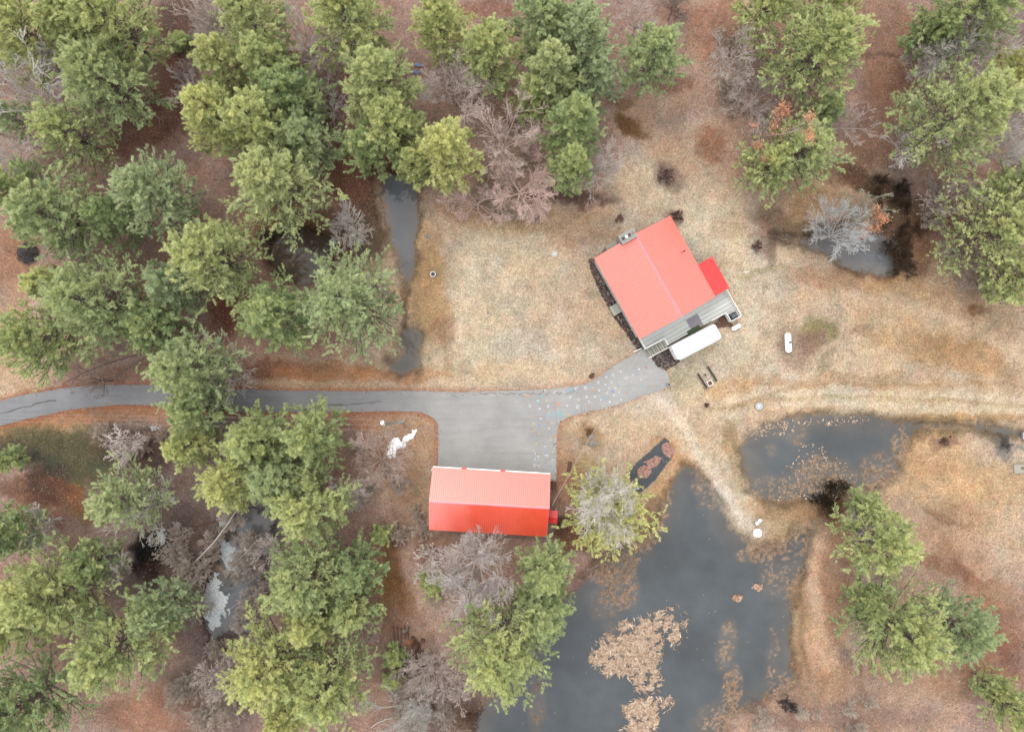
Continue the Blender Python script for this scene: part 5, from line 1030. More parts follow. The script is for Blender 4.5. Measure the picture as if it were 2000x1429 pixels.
GREY = (194, 182, 174); PURP = (198, 182, 174); RED = (216, 188, 178); PALE = (206, 200, 194); SILV = (194, 187, 178); BRN = (150, 132, 122)
BARE = [
 (55, 175, 85, 13, PALE, 'white barked bare tree at the left edge', dict(limbs=8, dens=.8, tw=.028)),
 (100, 125, 45, 10, PALE, 'smaller white barked bare tree above the larger one', dict(tw=.026, dens=.7)),
 (15, 300, 60, 10, GREY, 'grey bare tree on the left edge under the white one', dict(tw=.022)),
 (150, 210, 36, 7, PALE, 'pale broken bare sapling beside the scrubby olive pine', dict(dens=.6, tw=.022)),
 (600, 75, 68, 11, GREY, 'grey bare tree in the top thicket between two bright pines', dict()),
 (405, 40, 45, 9, PURP, 'dim bare tree in the long brown gap by the top edge', dict()),
 (650, 140, 36, 8, GREY, 'bare tree in the thicket, upper of the small pair', dict(dens=.8)), (640, 205, 42, 8, GREY, 'bare tree in the thicket, lower of the small pair', dict(dens=.8)),
 (372, 180, 36, 7, PURP, 'thin bare shrub like tree left of the strongly yellow pine', dict(dens=.7)),
 (880, 165, 80, 10, (200, 184, 176), 'purple grey bare tree ringed by pines at top centre', dict(limbs=10, dens=1.3)),
 (985, 265, 72, 11, (214, 192, 182), 'reddish bare tree at the upper edge of the lawn', dict(limbs=9, dens=1.2)),
 (1015, 365, 74, 8, RED, 'reddish bare tree spreading toward the lawn', dict(limbs=11, dens=1.3, elev=(15, 60))),
 (930, 390, 62, 7, (212, 184, 174), 'low reddish bare tree beside the very yellow pine', dict(limbs=9, dens=1.1, elev=(15, 60))),
 (1050, 280, 44, 7, RED, 'small red twigged bare tree between the reddish and the green tree', dict(limbs=8)),
 (1165, 325, 48, 8, GREY, 'grey bare tree right of the last green pine of the grove', dict(limbs=9, dens=1.2)),
 (1250, 30, 42, 8, GREY, 'bare tree with a dark trunk at the top edge above the lone pine', dict(dens=.8)),
 (1435, 105, 56, 9, GREY, 'grey bare tree left of the large round pine', dict(limbs=8)), (1480, 185, 62, 9, (176, 162, 156), 'grey bare tree below its twin left of the large round pine', dict(limbs=8)),
 (1660, 235, 48, 7, PURP, 'thin bare tree under the large round pine', dict(dens=.7)),
 (1900, 90, 84, 11, SILV, 'silver bare tree fanning out above the largest pine', dict(limbs=11, dens=1.2, lean=(1.5, 1))), (1815, 120, 44, 8, SILV, 'small silver bare tree by the woodland path', dict()),
 (1770, 285, 54, 9, PALE, 'white limbed bare tree at the left side of the largest pine', dict(limbs=8, tw=.028, dens=.7, lean=(-2, -.5))),
 (1960, 290, 54, 9, SILV, 'bare tree on the right edge under the largest pine', dict()), (1860, 390, 50, 8, PURP, 'purple grey bare tree right of the dark marsh', dict(dens=.8)),
 (1645, 450, 62, 9, (182, 182, 180), 'pale grey bare tree standing in the north east marsh', dict(limbs=11, dens=1.1, tw=.022)),
 (1690, 405, 34, 7, (170, 172, 150), 'greenish bare sapling behind the pale marsh tree', dict(dens=.8)),
 (1900, 520, 60, 7, BRN, 'brown bare tree beneath the sparse open pine', dict(dens=.8)),
 (682, 442, 46, 8, SILV, 'grey bare tree beside the dark pond', dict(limbs=9, tw=.024)),
 (718, 545, 26, 19, (190, 170, 166), 'pinkish bare crown poking out of the broad sage pine', dict(dens=1.1, limbs=6)),
 (735, 905, 66, 9, (186, 164, 152), 'pinkish grey bare tree beside the snow patch', dict(limbs=10, dens=1.2, elev=(18, 65))), (680, 960, 34, 7, GREY, 'small bare tree at the edge of the southern grove', dict()),
 (242, 868, 44, 8, (222, 210, 204), 'bright white bare tree in the dark hollow south of the driveway', dict(limbs=9, tw=.03, dens=.7)),
 (432, 860, 34, 7, (176, 160, 156), 'grey bare tree between the two pines south of the driveway', dict()),
 (285, 985, 66, 11, (190, 184, 172), 'silver bare limbs over the pale pine', dict(dens=.9, tw=.024, lean=(1, 1))), (445, 735, 56, 11, (184, 178, 168), 'pale bare limbs stretching right of the overhanging pine', dict(dens=.8, tw=.022, lean=(1.5, .5))),
 (60, 1030, 44, 9, SILV, 'silver bare tree by the left edge pine', dict(dens=.9)),
 (205, 1115, 46, 9, GREY, 'grey bare twigs above the wide yellow green pine', dict(dens=.9)),
 (930, 1110, 82, 11, (196, 186, 180), 'wide grey bare tree behind the garage', dict(limbs=12, dens=1.5)), (905, 1160, 44, 8, (198, 190, 184), 'smaller grey bare tree joining the wide one', dict(limbs=9, dens=1.2)),
 (835, 1098, 34, 6, (208, 198, 190), 'small pale bare tree left of the wide grey one', dict(dens=.7, tw=.024)),
 (800, 1400, 72, 9, (182, 178, 170), 'large grey bare tree on the bottom edge', dict(limbs=10, dens=1.1)), (835, 1320, 46, 7, PURP, 'purple grey bare tree above the bottom edge', dict()), (890, 1340, 46, 6, PURP, 'purple grey bare tree beside the huge round pine', dict()),
 (1184, 982, 70, 13, (206, 200, 190), 'grey bare tree rising through the low yellow green pine', dict(limbs=15, dens=1.0, elev=(35, 75), tw=.022)),
 (700, 1240, 44, 8, (176, 164, 158), 'thin bare tree in the strip below the garage woods', dict(dens=.7)),
 (520, 1080, 36, 7, (196, 182, 172), 'brown bare tree over the swamp ice', dict(dens=.9)), (430, 1320, 50, 6, (192, 178, 168), 'brown bare tree at the swamp outlet', dict()),
 (1690, 1020, 30, 7, SILV, 'small bare tree by the tip of the east pond', dict(dens=.7)), (1320, 5, 36, 7, BRN, 'brown bare tree cut by the top edge', dict()),
 (180, 745, 46, 7, BRN, 'dark bare limbs leaning over the driveway bend', dict(dens=.6, tw=.022)),
]
for i, (px, py, r, h, c, lb, op) in enumerate(BARE): bare_tree(px, py, r, h, lb, c, seed=500+i*7, **op)

# orange leaved saplings (leaves kept through winter)
def leafy(px, py, rpx, h, label, seed):
    root = bare_tree(px, py, rpx, h, label, (170, 150, 140), seed=seed, name='beech_sapling', group='saplings holding dry orange leaves', dens=.6)
    rs = np.random.RandomState(seed); tw = [o for o in root.children if o.name.startswith('crown')][0]
    co = np.empty(len(tw.data.vertices)*3, np.float32); tw.data.vertices.foreach_get('co', co); co = co.reshape(-1, 3)
    P = co[rs.randint(len(co), size=11000)]; P = P[P[:, 2] > h*.45]; k = fbm(seed, P[:, 0]*1.0+50, P[:, 1]+50, 1.3, 2); P = P[k > .5]; n = len(P); P = P+rs.randn(n, 3)*.28
    u = rs.randn(n, 3); u /= np.linalg.norm(u, axis=1, keepdims=True); v = np.cross(u, rs.randn(n, 3)); v /= np.linalg.norm(v, axis=1, keepdims=True); u *= .12; v *= .07
    V = np.stack([P-u, P+v, P+u, P-v], 1).reshape(-1, 3); cc = np.clip(alb((240, 178, 138))*1.35, 0, .8)*(.7+.3*rs.rand(n, 1))
    mesh_np('dry_leaves', V, np.arange(4*n).reshape(n, 4), M['strewn'], root, col=np.repeat(cc, 4, 0))
leafy(1520, 240, 44, 18, 'orange leaved sapling above the feathery pine', 71)
leafy(1695, 440, 26, 6, 'pale orange leaved sapling in the north east marsh', 72)

# shrubs and thickets: one mesh pair per kind, copied
def copy_thing(o, loc, rz, sc_):
    c = o.copy(); COL.objects.link(c); c.location = loc; c.rotation_euler = (0, 0, rz); c.scale = (sc_, sc_, sc_)
    for ch_ in o.children: d = ch_.copy(); COL.objects.link(d); d.parent = c
    return c
def thicket(cols, spots, label, group, rpx, h, seed, name='bare_shrub'):
    cols = [tuple(min(235, v*.5+k_) for v, k_ in zip(c, (117, 114, 104))) if sum(c) > 260 else c for c in cols]
    protos = []; kind, place = label.split('|')
    xs = [p[0] for p in spots]; ys = [p[1] for p in spots]; ext = {}
    for w_, i in (('leftmost', xs.index(min(xs))), ('rightmost', xs.index(max(xs))), ('uppermost', ys.index(min(ys))), ('lowest', ys.index(max(ys)))): ext.setdefault(i, w_)
    big = max((i for i in range(len(spots)) if i not in ext), key=lambda i: spots[i][2]); ext[big] = 'largest inner'
    sml = min((i for i in range(len(spots)) if i not in ext), key=lambda i: spots[i][2]); ext[sml] = 'smallest inner'
    for i, (px, py, s_) in enumerate(spots):
        lb = ('%s %s' % (ext[i], kind) if i in ext else '%s, %s of thicket,' % (kind, ('upper' if py < sum(ys)/len(ys) else 'lower')+' '+('left' if px < sum(xs)/len(xs) else 'right')))+' '+place
        if i < 3:
            o = bare_tree(px, py, rpx, h, lb, cols[i % len(cols)], seed=seed+i, name=name, cat='shrub', group=group, stems=3, elev=(20, 75), limbs=9, dens=1.1, tw=.017); protos.append(o); o.scale = (s_, s_, s_)
        else:
            l_ = W(px, py, h*.5); c_ = copy_thing(protos[i % 3], (l_[0], l_[1], -.03), rnd.uniform(0, 6.28), s_); c_['label'] = lb
def scat(polys, n, seed, s0=.7, s1=1.2):
    rs = np.random.RandomState(seed); r_ = []
    for i in range(n):
        po = polys[i % len(polys)]; q = inside_pts(po, 1, rs)[0]; r_.append((q[0], q[1], s0+(s1-s0)*rs.rand()))
    return r_
thicket([(140, 118, 112), (128, 108, 106)], scat([[(370, 990), (540, 1000), (540, 1120), (370, 1130)], [(470, 1100), (530, 1100), (520, 1200), (470, 1230)], [(330, 1050), (390, 1040), (390, 1240), (330, 1140)]], 26, 3), 'brown leafless bush|around the icy swamp', 'brown bushes round the icy swamp', 26, 2.6, 40)
thicket([(136, 112, 104), (148, 124, 116)], scat([[(360, 1240), (440, 1240), (470, 1420), (330, 1420)], [(410, 1280), (500, 1380), (480, 1429), (380, 1429)]], 16, 4), 'brown leafless bush|left of the bottom edge yellow pine', 'brown bushes near the bottom edge', 26, 2.4, 50)
thicket([(150, 132, 126), (140, 118, 112)], scat([[(760, 1290), (860, 1290), (930, 1400), (740, 1420)]], 14, 5), 'purple grey leafless bush|below the huge round pine', 'purple bushes near the big pond', 24, 2.2, 60)
thicket([(150, 128, 120), (170, 150, 140)], scat([[(1490, 1395), (1560, 1385), (1700, 1375), (1760, 1440), (1430, 1440)]], 14, 6, .5, .9), 'grey brown leafless bush|right of the big pond foot', 'grey bushes at the big pond foot', 26, 2.2, 70)
thicket([(84, 66, 52), (70, 56, 46)], scat([[(1690, 340), (1760, 350), (1800, 440), (1790, 530), (1740, 540), (1730, 440), (1680, 370)]], 20, 7, .6, 1.), 'dark leafless bush|in the north east marsh', 'dark bushes in the north east marsh', 22, 1.4, 80)
thicket([(58, 50, 34), (70, 56, 40)], scat([[(1600, 950), (1650, 945), (1640, 990), (1610, 1040), (1590, 1010)]], 8, 8, .6, 1.), 'dark leafless bush|at the tip of the east pond', 'dark bushes at the east pond tip', 20, 1.3, 90)
thicket([(150, 130, 124), (140, 116, 112)], scat([[(1780, 340), (1880, 340), (1880, 520), (1820, 460)], [(1880, 500), (1960, 520), (1960, 580), (1880, 560)], [(1940, 300), (1999, 300), (1999, 350), (1930, 340)]], 14, 9), 'purple grey leafless bush|under the right edge pines', 'purple bushes under the right edge pines', 26, 2.4, 100)
thicket([(134, 112, 108), (150, 128, 122)], scat([[(400, 10), (440, 10), (400, 120), (380, 60)], [(570, 30), (640, 40), (650, 240), (600, 200)], [(355, 130), (390, 130), (380, 230), (355, 200)]], 14, 10), 'purple grey leafless bush|in the upper left grove', 'purple bushes in the upper left grove', 26, 2.4, 110)
thicket([(150, 120, 110), (160, 134, 124)], scat([[(1390, 60), (1460, 60), (1500, 230), (1420, 210)], [(960, 240), (1060, 240), (1060, 420), (900, 420)]], 18, 11), 'pinkish leafless bush|beneath the bare trees above the lawn', 'pinkish bushes above the lawn', 24, 2.0, 120)
thicket([(150, 120, 110), (140, 120, 112)], scat([[(200, 830), (330, 850), (330, 930), (200, 880)], [(700, 860), (790, 870), (780, 960), (700, 980)], [(780, 1000), (835, 1000), (830, 1080), (780, 1080)]], 16, 12), 'thin leafless bush|in the brown hollows south of the driveway', 'thin bushes south of the driveway', 22, 1.8, 130)
# single shrubs on the lawn
for i, (px, py, r, h, c, lb) in enumerate([(1303, 342, 21, 1.3, (104, 78, 74), 'round dark purple bush on the lawn north of the house'), (1324, 423, 13, .9, (104, 74, 68), 'small dark bush at the north corner of the house'),
        (1211, 425, 9, .7, (140, 110, 104), 'tiny purplish bush between the grove and the chimney'), (1480, 480, 14, 1, (130, 100, 92), 'reddish twig bush with a pale stone east of the house'), (1845, 860, 13, .8, (120, 92, 86), 'low twiggy bush on the field right of the east pond'),
        (1965, 868, 16, 1.1, (110, 104, 104), 'grey bush in a wet spot by the right edge'), (1545, 1378, 22, 2.2, (70, 66, 66), 'dark twiggy bush at the water edge of the big pond'), (915, 1400, 26, 1.8, (116, 90, 74), 'brown twiggy bush at the left shore of the big pond'),
        (1150, 845, 10, .5, (150, 116, 84), 'low brown tussock beside the grey rocks'), (1380, 790, 7, .4, (120, 100, 84), 'tiny dark tussock below the planter boxes')]):
    bare_tree(px, py, r, h, lb, c, seed=700+i, name='bare_shrub', cat='shrub', group='single bushes out in the open', stems=3, limbs=10, dens=1.0, tw=.015, elev=(15, 75))

# ------------------------------------------------------------------ pond vegetation
def reeds(name, polyp, n, seed, label, lmin=.3, lmax=1.1, cols=((222, 194, 168), (200, 170, 144), (236, 214, 190), (172, 144, 122), (210, 176, 146)), clump=None, z=WATER_Z):
    rs = np.random.RandomState(seed); p = inside_pts(polyp, n, rs)
    k = .3*fbm(seed, p[:, 0], p[:, 1], 30, 3, .6)+.7*fbm(seed+31, p[:, 0], p[:, 1], 7, 2, .6); dpt = -sdf(polyp, p[:, 0], p[:, 1]); p = p[(k > .47) & (sm(-4, 26, dpt+12*(fbm(seed+3, p[:, 0], p[:, 1], 14, 2)-.5)) > rs.rand(n)*.8)]
    if clump is not None: p = p[rs.rand(len(p)) < clump(p)]
    n = len(p); x = (p[:, 0]-1000)*S; y = -(p[:, 1]-714.5)*S; fl = fbm(seed+9, x+40, y+40, 2.2, 2)*9
    a = fl+rs.randn(n)*.7; L_ = lmin+(lmax-lmin)*rs.rand(n); wd = .02+.085*rs.rand(n)**2.2; cv = rs.randn(n)*.6
    V = []; 
    for t_ in (0, .5, 1):
        aa = a+cv*(t_-.5)*1.5; cx = x+np.cos(a)*(t_-.5)*L_-np.sin(a)*cv*.2*(t_*(1-t_))*4*L_; cy = y+np.sin(a)*(t_-.5)*L_+np.cos(a)*cv*.2*(t_*(1-t_))*4*L_
        wv = wd*(1 if t_ == .5 else .4); zz = z+.02+.06*rs.rand(n)
        V.append(np.stack([cx-np.sin(aa)*-wv, cy-np.cos(aa)*wv, zz], 1)); V.append(np.stack([cx+np.sin(aa)*-wv, cy+np.cos(aa)*wv, zz+.02*rs.randn(n)], 1))
    V = np.stack(V, 1).reshape(-1, 3); b0 = (np.arange(n)*6)[:, None]; Fq = np.concatenate([b0+[[0, 1, 3, 2]], b0+[[2, 3, 5, 4]]])
    cc = np.array([alb(c) for c in cols])[rs.randint(len(cols), size=n)]*(.75+.5*rs.rand(n, 1))
    o = mesh_np(name, V, Fq, M['strewn'], col=np.repeat(cc, 6, 0)); tag(o, label, 'reeds', kind='stuff')
RS = 'pale straw coloured dead reeds matted on the pond surface'
reeds('floating_reeds', [(1165, 1250), (1200, 1215), (1260, 1200), (1330, 1180), (1352, 1210), (1345, 1250), (1320, 1270), (1300, 1260), (1290, 1300), (1300, 1340), (1270, 1365), (1240, 1355), (1225, 1320), (1180, 1325), (1145, 1290)], 12000, 21, 'pale dead reeds matted in the middle of the big pond', clump=lambda p: np.where(p[:, 0] > 1295, .45, 1.))
reeds('floating_reeds', [(1210, 1380), (1240, 1362), (1310, 1358), (1328, 1370), (1290, 1400), (1280, 1440), (1200, 1440), (1225, 1410)], 5600, 22, 'pale dead reeds matted on the big pond by the bottom edge')
reeds('floating_reeds', [(1455, 838), (1530, 815), (1640, 812), (1700, 815), (1700, 826), (1560, 835), (1540, 860), (1500, 850), (1470, 862)], 1400, 23, 'thin straw along the upper shore of the east pond', lmin=.2, lmax=.5)
reeds('floating_reeds', [(1520, 930), (1560, 860), (1600, 860), (1660, 910), (1690, 940), (1640, 985), (1560, 1000), (1500, 985)], 1200, 24, 'tan straw scattered over the shallow side of the east pond', lmin=.12, lmax=.4)
for i, (px, py, r) in enumerate([(1440, 1168, 8), (1480, 1147, 8)]):
    flecks('grass_tussock', poly_px([(px+r*math.cos(k)*rnd.uniform(.7, 1.5), py+r*math.sin(k)*rnd.uniform(.5, 1.1)) for k in np.linspace(0, 5.6, 8)]), 300, .13, [(216, 176, 150), (232, 200, 176), (170, 130, 108)], WATER_Z+.05, .22, 30+i, ['tan tussock island in the big pond, the left of two', 'pinkish tussock island in the big pond, the right of two'][i], 'tussock', 3, stuff=False)

# ------------------------------------------------------------------ snow, logs, brush
def patch(name, polyp, mat, label, cat, h=.18, seed=1, z=.0, na=16):
    rs = np.random.RandomState(seed); xs = np.array([p[0] for p in polyp]); ys = np.array([p[1] for p in polyp])
    gx = np.arange(xs.min()-6, xs.max()+6, 1.3); gy = np.arange(ys.min()-6, ys.max()+6, 1.3); X, Y = np.meshgrid(gx, gy)
    d = sdf(polyp, X, Y)+(fbm(seed, X, Y, 8, 3, .7)-.5)*na
    Zh = z-.08+h*(1-np.exp(np.minimum(d, 0)/5))*(.7+.6*fbm(seed+2, X, Y, 6, 3)); Zh = np.where(d > 0, z-.08, Zh)
    kk = (d < 2.5); idd = np.arange(X.size).reshape(X.shape); fk = kk[:-1, :-1] & kk[:-1, 1:] & kk[1:, 1:] & kk[1:, :-1]
    Fq = np.stack([idd[:-1, :-1], idd[1:, :-1], idd[1:, 1:], idd[:-1, 1:]], -1)[fk]; us = np.unique(Fq); rm = np.zeros(X.size, int); rm[us] = np.arange(len(us))
    V = np.stack([(X-1000)*S, -(Y-714.5)*S, Zh], -1).reshape(-1, 3)[us]
    c = V.mean(0); c[2] = 0; o = mesh_np(name, V-c, rm[Fq], mat, smooth=True, loc=c); tag(o, label, cat); return o
patch('snow_patch', [(757, 880), (765, 858), (775, 854), (784, 862), (790, 850), (803, 846), (806, 838), (812, 840), (810, 850), (800, 860), (792, 872), (778, 878), (772, 892), (758, 893), (752, 886)], M['snow'], 'bright white leftover snow patch beside the driveway corner', 'snow', .42, 3, 0, 9)
patch('snow_patch', [(395, 1150), (402, 1125), (425, 1120), (432, 1150), (444, 1170), (440, 1200), (430, 1225), (412, 1228), (400, 1200)], M['oldsnow'], 'rotten white snow patch in the swamp between the bushes', 'snow', .22, 4, WATER_Z+.06, 34)
patch('ice_patch', [(425, 1020), (445, 1008), (452, 1030), (440, 1040), (445, 1060), (470, 1080), (500, 1090), (480, 1120), (440, 1110), (420, 1070)], M['ice'], 'grey slushy ice sheet under the leaning birch', 'ice', .16, 5, WATER_Z+.06)
patch('ice_patch', [(306, 1045), (318, 1030), (326, 1045), (322, 1065), (310, 1062)], M['ice'], 'small ice lump in the black pool left of the swamp', 'ice', .2, 6, .02)
patch('ice_patch', [(275, 832), (300, 828), (318, 836), (300, 842)], M['ice'], 'thin ice strip in the hollow south of the driveway', 'ice', .14, 7, 0)
def log(name, p, q, hp, hq, r0, r1, mat, label, cat='fallen tree', bend=0.3, twigs=0, col=None):
    a = W3(*p, hp); b_ = W3(*q, hq); L_ = (b_-a).length; root = empty(name, (a.x, a.y, 0), 0, label, cat); o_ = Vector((a.x, a.y, 0)); a -= o_; b_ -= o_
    s_ = Vector((-(b_-a).y, (b_-a).x, 0)).normalized(); n = 10
    pts = [a.lerp(b_, i/n)+s_*math.sin(i/n*math.pi)*bend+s_*rnd.uniform(-.06, .06) for i in range(n+1)]
    MB().tube(pts, [r0+(r1-r0)*i/n for i in range(n+1)], 7).build('trunk', mat, root, smooth=True)
    if twigs:
        mb = MB()
        for i in range(twigs):
            t_ = rnd.uniform(.25, .97); k = min(n-1, int(t_*n)); p0 = pts[k].lerp(pts[k+1], t_*n-k); d = (b_-a).normalized()*rnd.uniform(.5, 1)+s_*rnd.choice((-1, 1))*rnd.uniform(.4, .9)+Vector((0, 0, rnd.uniform(0, .5)))
            l_ = rnd.uniform(.6, 1.8); p1 = p0+d*l_*.6; mb.tube([p0, p1, p1+d*l_*.4+Vector((rnd.uniform(-.2, .2), rnd.uniform(-.2, .2), 0))], [.03, .022, .012], 4)
            for s2 in range(2): e = d+Vector((rnd.uniform(-.8, .8), rnd.uniform(-.8, .8), .1)); mb.tube([p1, p1+e*l_*.4], [.016, .01], 3)
        mb.build('branch', mat, root)
M['birch'] = simple('white birch bark', alb((226, 220, 210)), .8, .2, 9)
M['deadwood'] = simple('pale dead wood', alb((186, 172, 158)), .85, .25, 6)
log('leaning_birch', (375, 1102), (461, 998), .3, 6, .11, .05, M['birch'], 'slender white birch leaning over the swamp ice', bend=-.35)
log('leaning_birch', (440, 1128), (521, 1041), .2, 4, .08, .03, M['deadwood'], 'thin grey birch leaning beside the slender white one', bend=.4, twigs=4)
log('leaning_birch', (448, 1190), (525, 1155), .2, 3, .06, .03, M['deadwood'], 'thin pale pole leaning toward the small yellow pine', bend=.5)
log('fallen_log', (412, 1060), (390, 1190), .1, .3, .13, .08, M['rust'], 'brown fallen log beside the rotten snow patch', bend=.3, twigs=3)
log('fallen_log', (390, 1185), (398, 1240), .1, .2, .08, .03, M['rust'], 'short brown fallen branch below the rotten snow patch', bend=.1, twigs=3)
log('fallen_log', (265, 706), (180, 748), 2.5, 3.5, .12, .05, M['bark'], 'dark limb leaning down to the driveway bend', bend=.6, twigs=14)
log('fallen_log', (280, 690), (130, 745), 1.5, 4, .12, .05, M['bark'], 'long dark limb behind the leaning one at the driveway bend', bend=-.4, twigs=14)
log('fallen_log', (0, 262), (95, 290), .6, .8, .16, .1, M['bark'], 'dark fallen trunk at the left edge below the white tree', bend=.2, twigs=3)
log('fallen_log', (225, 262), (250, 280), .3, .3, .14, .1, M['bark'], 'short dark log in the litter beside the scrubby olive pine', bend=.05)
log('fallen_log', (366, 72), (378, 118), .3, .5, .07, .04, M['deadwood'], 'thin pale fallen stem in the long brown gap', bend=.1, twigs=3)
log('fallen_log', (305, 70), (340, 95), .6, .8, .08, .04, M['deadwood'], 'pale forked branch at the right rim of the corner grove', bend=.1, twigs=5)
log('fallen_log', (300, 225), (320, 238), .3, .5, .07, .03, M['deadwood'], 'pale fallen branch at the foot of the rounded mid green pine', bend=.1, twigs=4)
log('fallen_log', (375, 1030), (430, 1018), .1, .2, .1, .06, M['rust'], 'brown log lying across the top of the swamp', bend=.1)
log('fallen_log', (725, 1420), (775, 1400), .5, 1.2, .09, .05, M['birch'], 'white forked branch on the bottom edge', bend=.3, twigs=3)

# brush pile
bp_ = W(55, 495); root = empty('brush_pile', (bp_[0], bp_[1], 0), 0, 'dark grey heap of cut brush in the tan clearing at the left', 'brush pile')
rs = np.random.RandomState(9); n = 420; a = rs.rand(n)*6.28; rr = rs.rand(n)**.6*1.6; P0 = np.stack([np.cos(a)*rr, np.sin(a)*rr, (1.75-rr)*.5*rs.rand(n)], 1); a2 = rs.rand(n)*6.28; l_ = .4+rs.rand(n)*.9
P1 = P0+np.stack([np.cos(a2)*l_, np.sin(a2)*l_, rs.randn(n)*.12], 1); V, Fq = tubes_np(P0-(P1-P0)*.4, P0+(P1-P0)*.4, .015+.03*rs.rand(n), .01+.02*rs.rand(n), 4)
mesh_np('stick', V, Fq, M['twigs'], root, col=np.repeat(alb((112, 106, 104))*(.5+1.0*rs.rand(n, 1)), 8, 0))
MB().disc(0, 0, -.05, .35, 1.45, 16, .5).build('debris', simple('dark brush debris', alb((78, 70, 68)), .95, .4, 5), root)

# stumps
for i, (px, py, r) in enumerate([(812, 1262, .32), (818, 1278, .4), (826, 1250, .28), (806, 1245, .25), (795, 1236, .25)]):
    p = W(px, py); MBo = MB()
    pts = []; t = empty('tree_stump', (p[0], p[1], 0), rnd.uniform(0, 6), ['dark stump, middle of the cluster by the huge round pine', 'largest dark stump of the cluster by the huge round pine', 'dark stump on the right of the cluster by the huge round pine', 'dark stump at the upper left of the cluster', 'outermost dark stump beyond the upper left one'][i], 'stump', 'dark stumps west of the huge round pine')
    MBo.tube([(0, 0, -.1), (0, 0, .15), (.02, 0, .4)], [r*1.35, r, r*.92], 12).build('stump_wood', M['darkwood'], t, smooth=False)
for i in range(5):
    p = W(770+i*7, 1236+rnd.uniform(-3, 3)); o = MB().box(-.1, .1, -1.0, 1.0, -.02, .14).build('timber', M['darkwood'], None, bevel=.02); o.location = (p[0], p[1], 0); o.rotation_euler = (0, 0, rnd.uniform(-.08, .08)); tag(o, 'dark timber length lying in the row beside the stumps', 'timber', 'row of timbers by the stumps')

# rocks
def rock(px, py, r, label, seed, group=None, z=0, mat='rock'):
    rs = np.random.RandomState(seed); V = []; n, m = 12, 6
    for i in range(m+1):
        ph = math.pi/2*(i/m)
        for k in range(n):
            th_ = 2*math.pi*k/n; q = r*(.8+.35*rs.rand()); V.append((math.cos(th_)*math.cos(ph)*q, math.sin(th_)*math.cos(ph)*q*.8, math.sin(ph)*q*.6-.03))
    Fq = [(i*n+k, i*n+(k+1) % n, (i+1)*n+(k+1) % n, (i+1)*n+k) for i in range(m) for k in range(n)]+[tuple(reversed(range(n)))]
    p = W(px, py); o = mesh_np('boulder', V, Fq, M[mat], loc=(p[0], p[1], z)); tag(o, label, 'rock', group)
rock(836, 461, .42, 'pale boulder on the lawn right of the slim pond', 1); rock(1473, 483, .55, 'pale stone in the reddish twig bush east of the house', 2)
rock(1155, 853, .5, 'grey rock under the overhead cable, the upper one', 3); rock(1158, 866, .6, 'grey rock under the overhead cable, the lower one', 4)
rock(820, 1228, .3, 'small pale stone above the stumps', 5); rock(790, 1232, .35, 'grey stone left of the small pale one', 6)
rock(1155, 735, .4, 'dark lump of turf on the lawn at the driveway edge', 7, mat='darkwood'); rock(1157, 731, .3, 'smaller dark lump on top of the turf clod', 8, mat='darkwood', z=.12)

# loose straw blades, dead leaves and twigs lying on the ground
def scatter_litter(name, n, seed, pick, lmin, lmax, wr, jit, label, cat, hue=None, lift=.03, x0=-77, x1=77, y0=-55, y1=55):
    rs = np.random.RandomState(seed); x = rs.uniform(x0, x1, n); y = rs.uniform(y0, y1, n)
    ix = np.clip(np.searchsorted(gx_, x), 0, nx-1); iy = np.clip(np.searchsorted(gy_, y), 0, ny-1); sd_ = sdf(DRIVE, 1000+x/S, 714.5-y/S)
    k = (pick(L[iy, ix], SDM[iy, ix], sd_, 1000+x/S, 714.5-y/S) > rs.rand(n)) & (Z[iy, ix] > WATER_Z+.01); x, y, ix, iy = x[k], y[k], ix[k], iy[k]; n = len(x); sd_ = sd_[k]
    z = np.where(sd_ < 0, .036, Z[iy, ix]+.015)+rs.rand(n)*lift; a = rs.rand(n)*6.28; l_ = (lmin+(lmax-lmin)*rs.rand(n)**1.5)/2; w_ = l_*wr*(.6+.8*rs.rand(n)); tl = rs.randn(n)*.15
    c = np.stack([x, y, z+np.abs(tl)*l_], 1); u = np.stack([np.cos(a), np.sin(a), tl], 1)*l_[:, None]; v = np.stack([-np.sin(a), np.cos(a), rs.randn(n)*.2], 1)*w_[:, None]
    cc = C[iy, ix]*np.exp(rs.randn(n, 1)*jit)
    if hue is not None: hc_ = np.array([alb(t_) for t_ in hue])[rs.randint(len(hue), size=n)]; f = np.where(sd_ < 0, 1., .5)[:, None]*rs.rand(n, 1)**.5; cc = cc*(1-f)+hc_*f
    o = mesh_np(name, np.stack([c-u, c-v, c+u, c+v], 1).reshape(-1, 3), np.arange(4*n).reshape(n, 4), M['strewn'], col=np.repeat(np.clip(cc, .01, .8), 4, 0)); tag(o, label, cat, kind='stuff')
scatter_litter('dry_grass', 380000, 1, lambda l, s_, d, X, Y: np.where(d > 1, 1-.8*l, 0), .12, .5, .14, .27, 'dry straw grass of the clearing and the right hand field', 'grass')
scatter_litter('leaf_litter', 330000, 2, lambda l, s_, d, X, Y: np.where(d > 0, .04+.9*l, np.exp(-(d/5)**2)*.5*(X < 1250)), .1, .24, .7, .32, 'dead brown and tan leaves under the trees and along the driveway edges', 'leaf litter', hue=[(164, 122, 102), (196, 156, 134), (228, 196, 174), (140, 104, 88)])
scatter_litter('fallen_twigs', 48000, 3, lambda l, s_, d, X, Y: np.where(d > 3, np.clip(l-.2, 0, 1), 0), .4, 1.5, .035, .2, 'grey twigs lying on the forest floor', 'twigs', hue=[(190, 176, 168), (150, 132, 122), (206, 196, 188)], lift=.12)
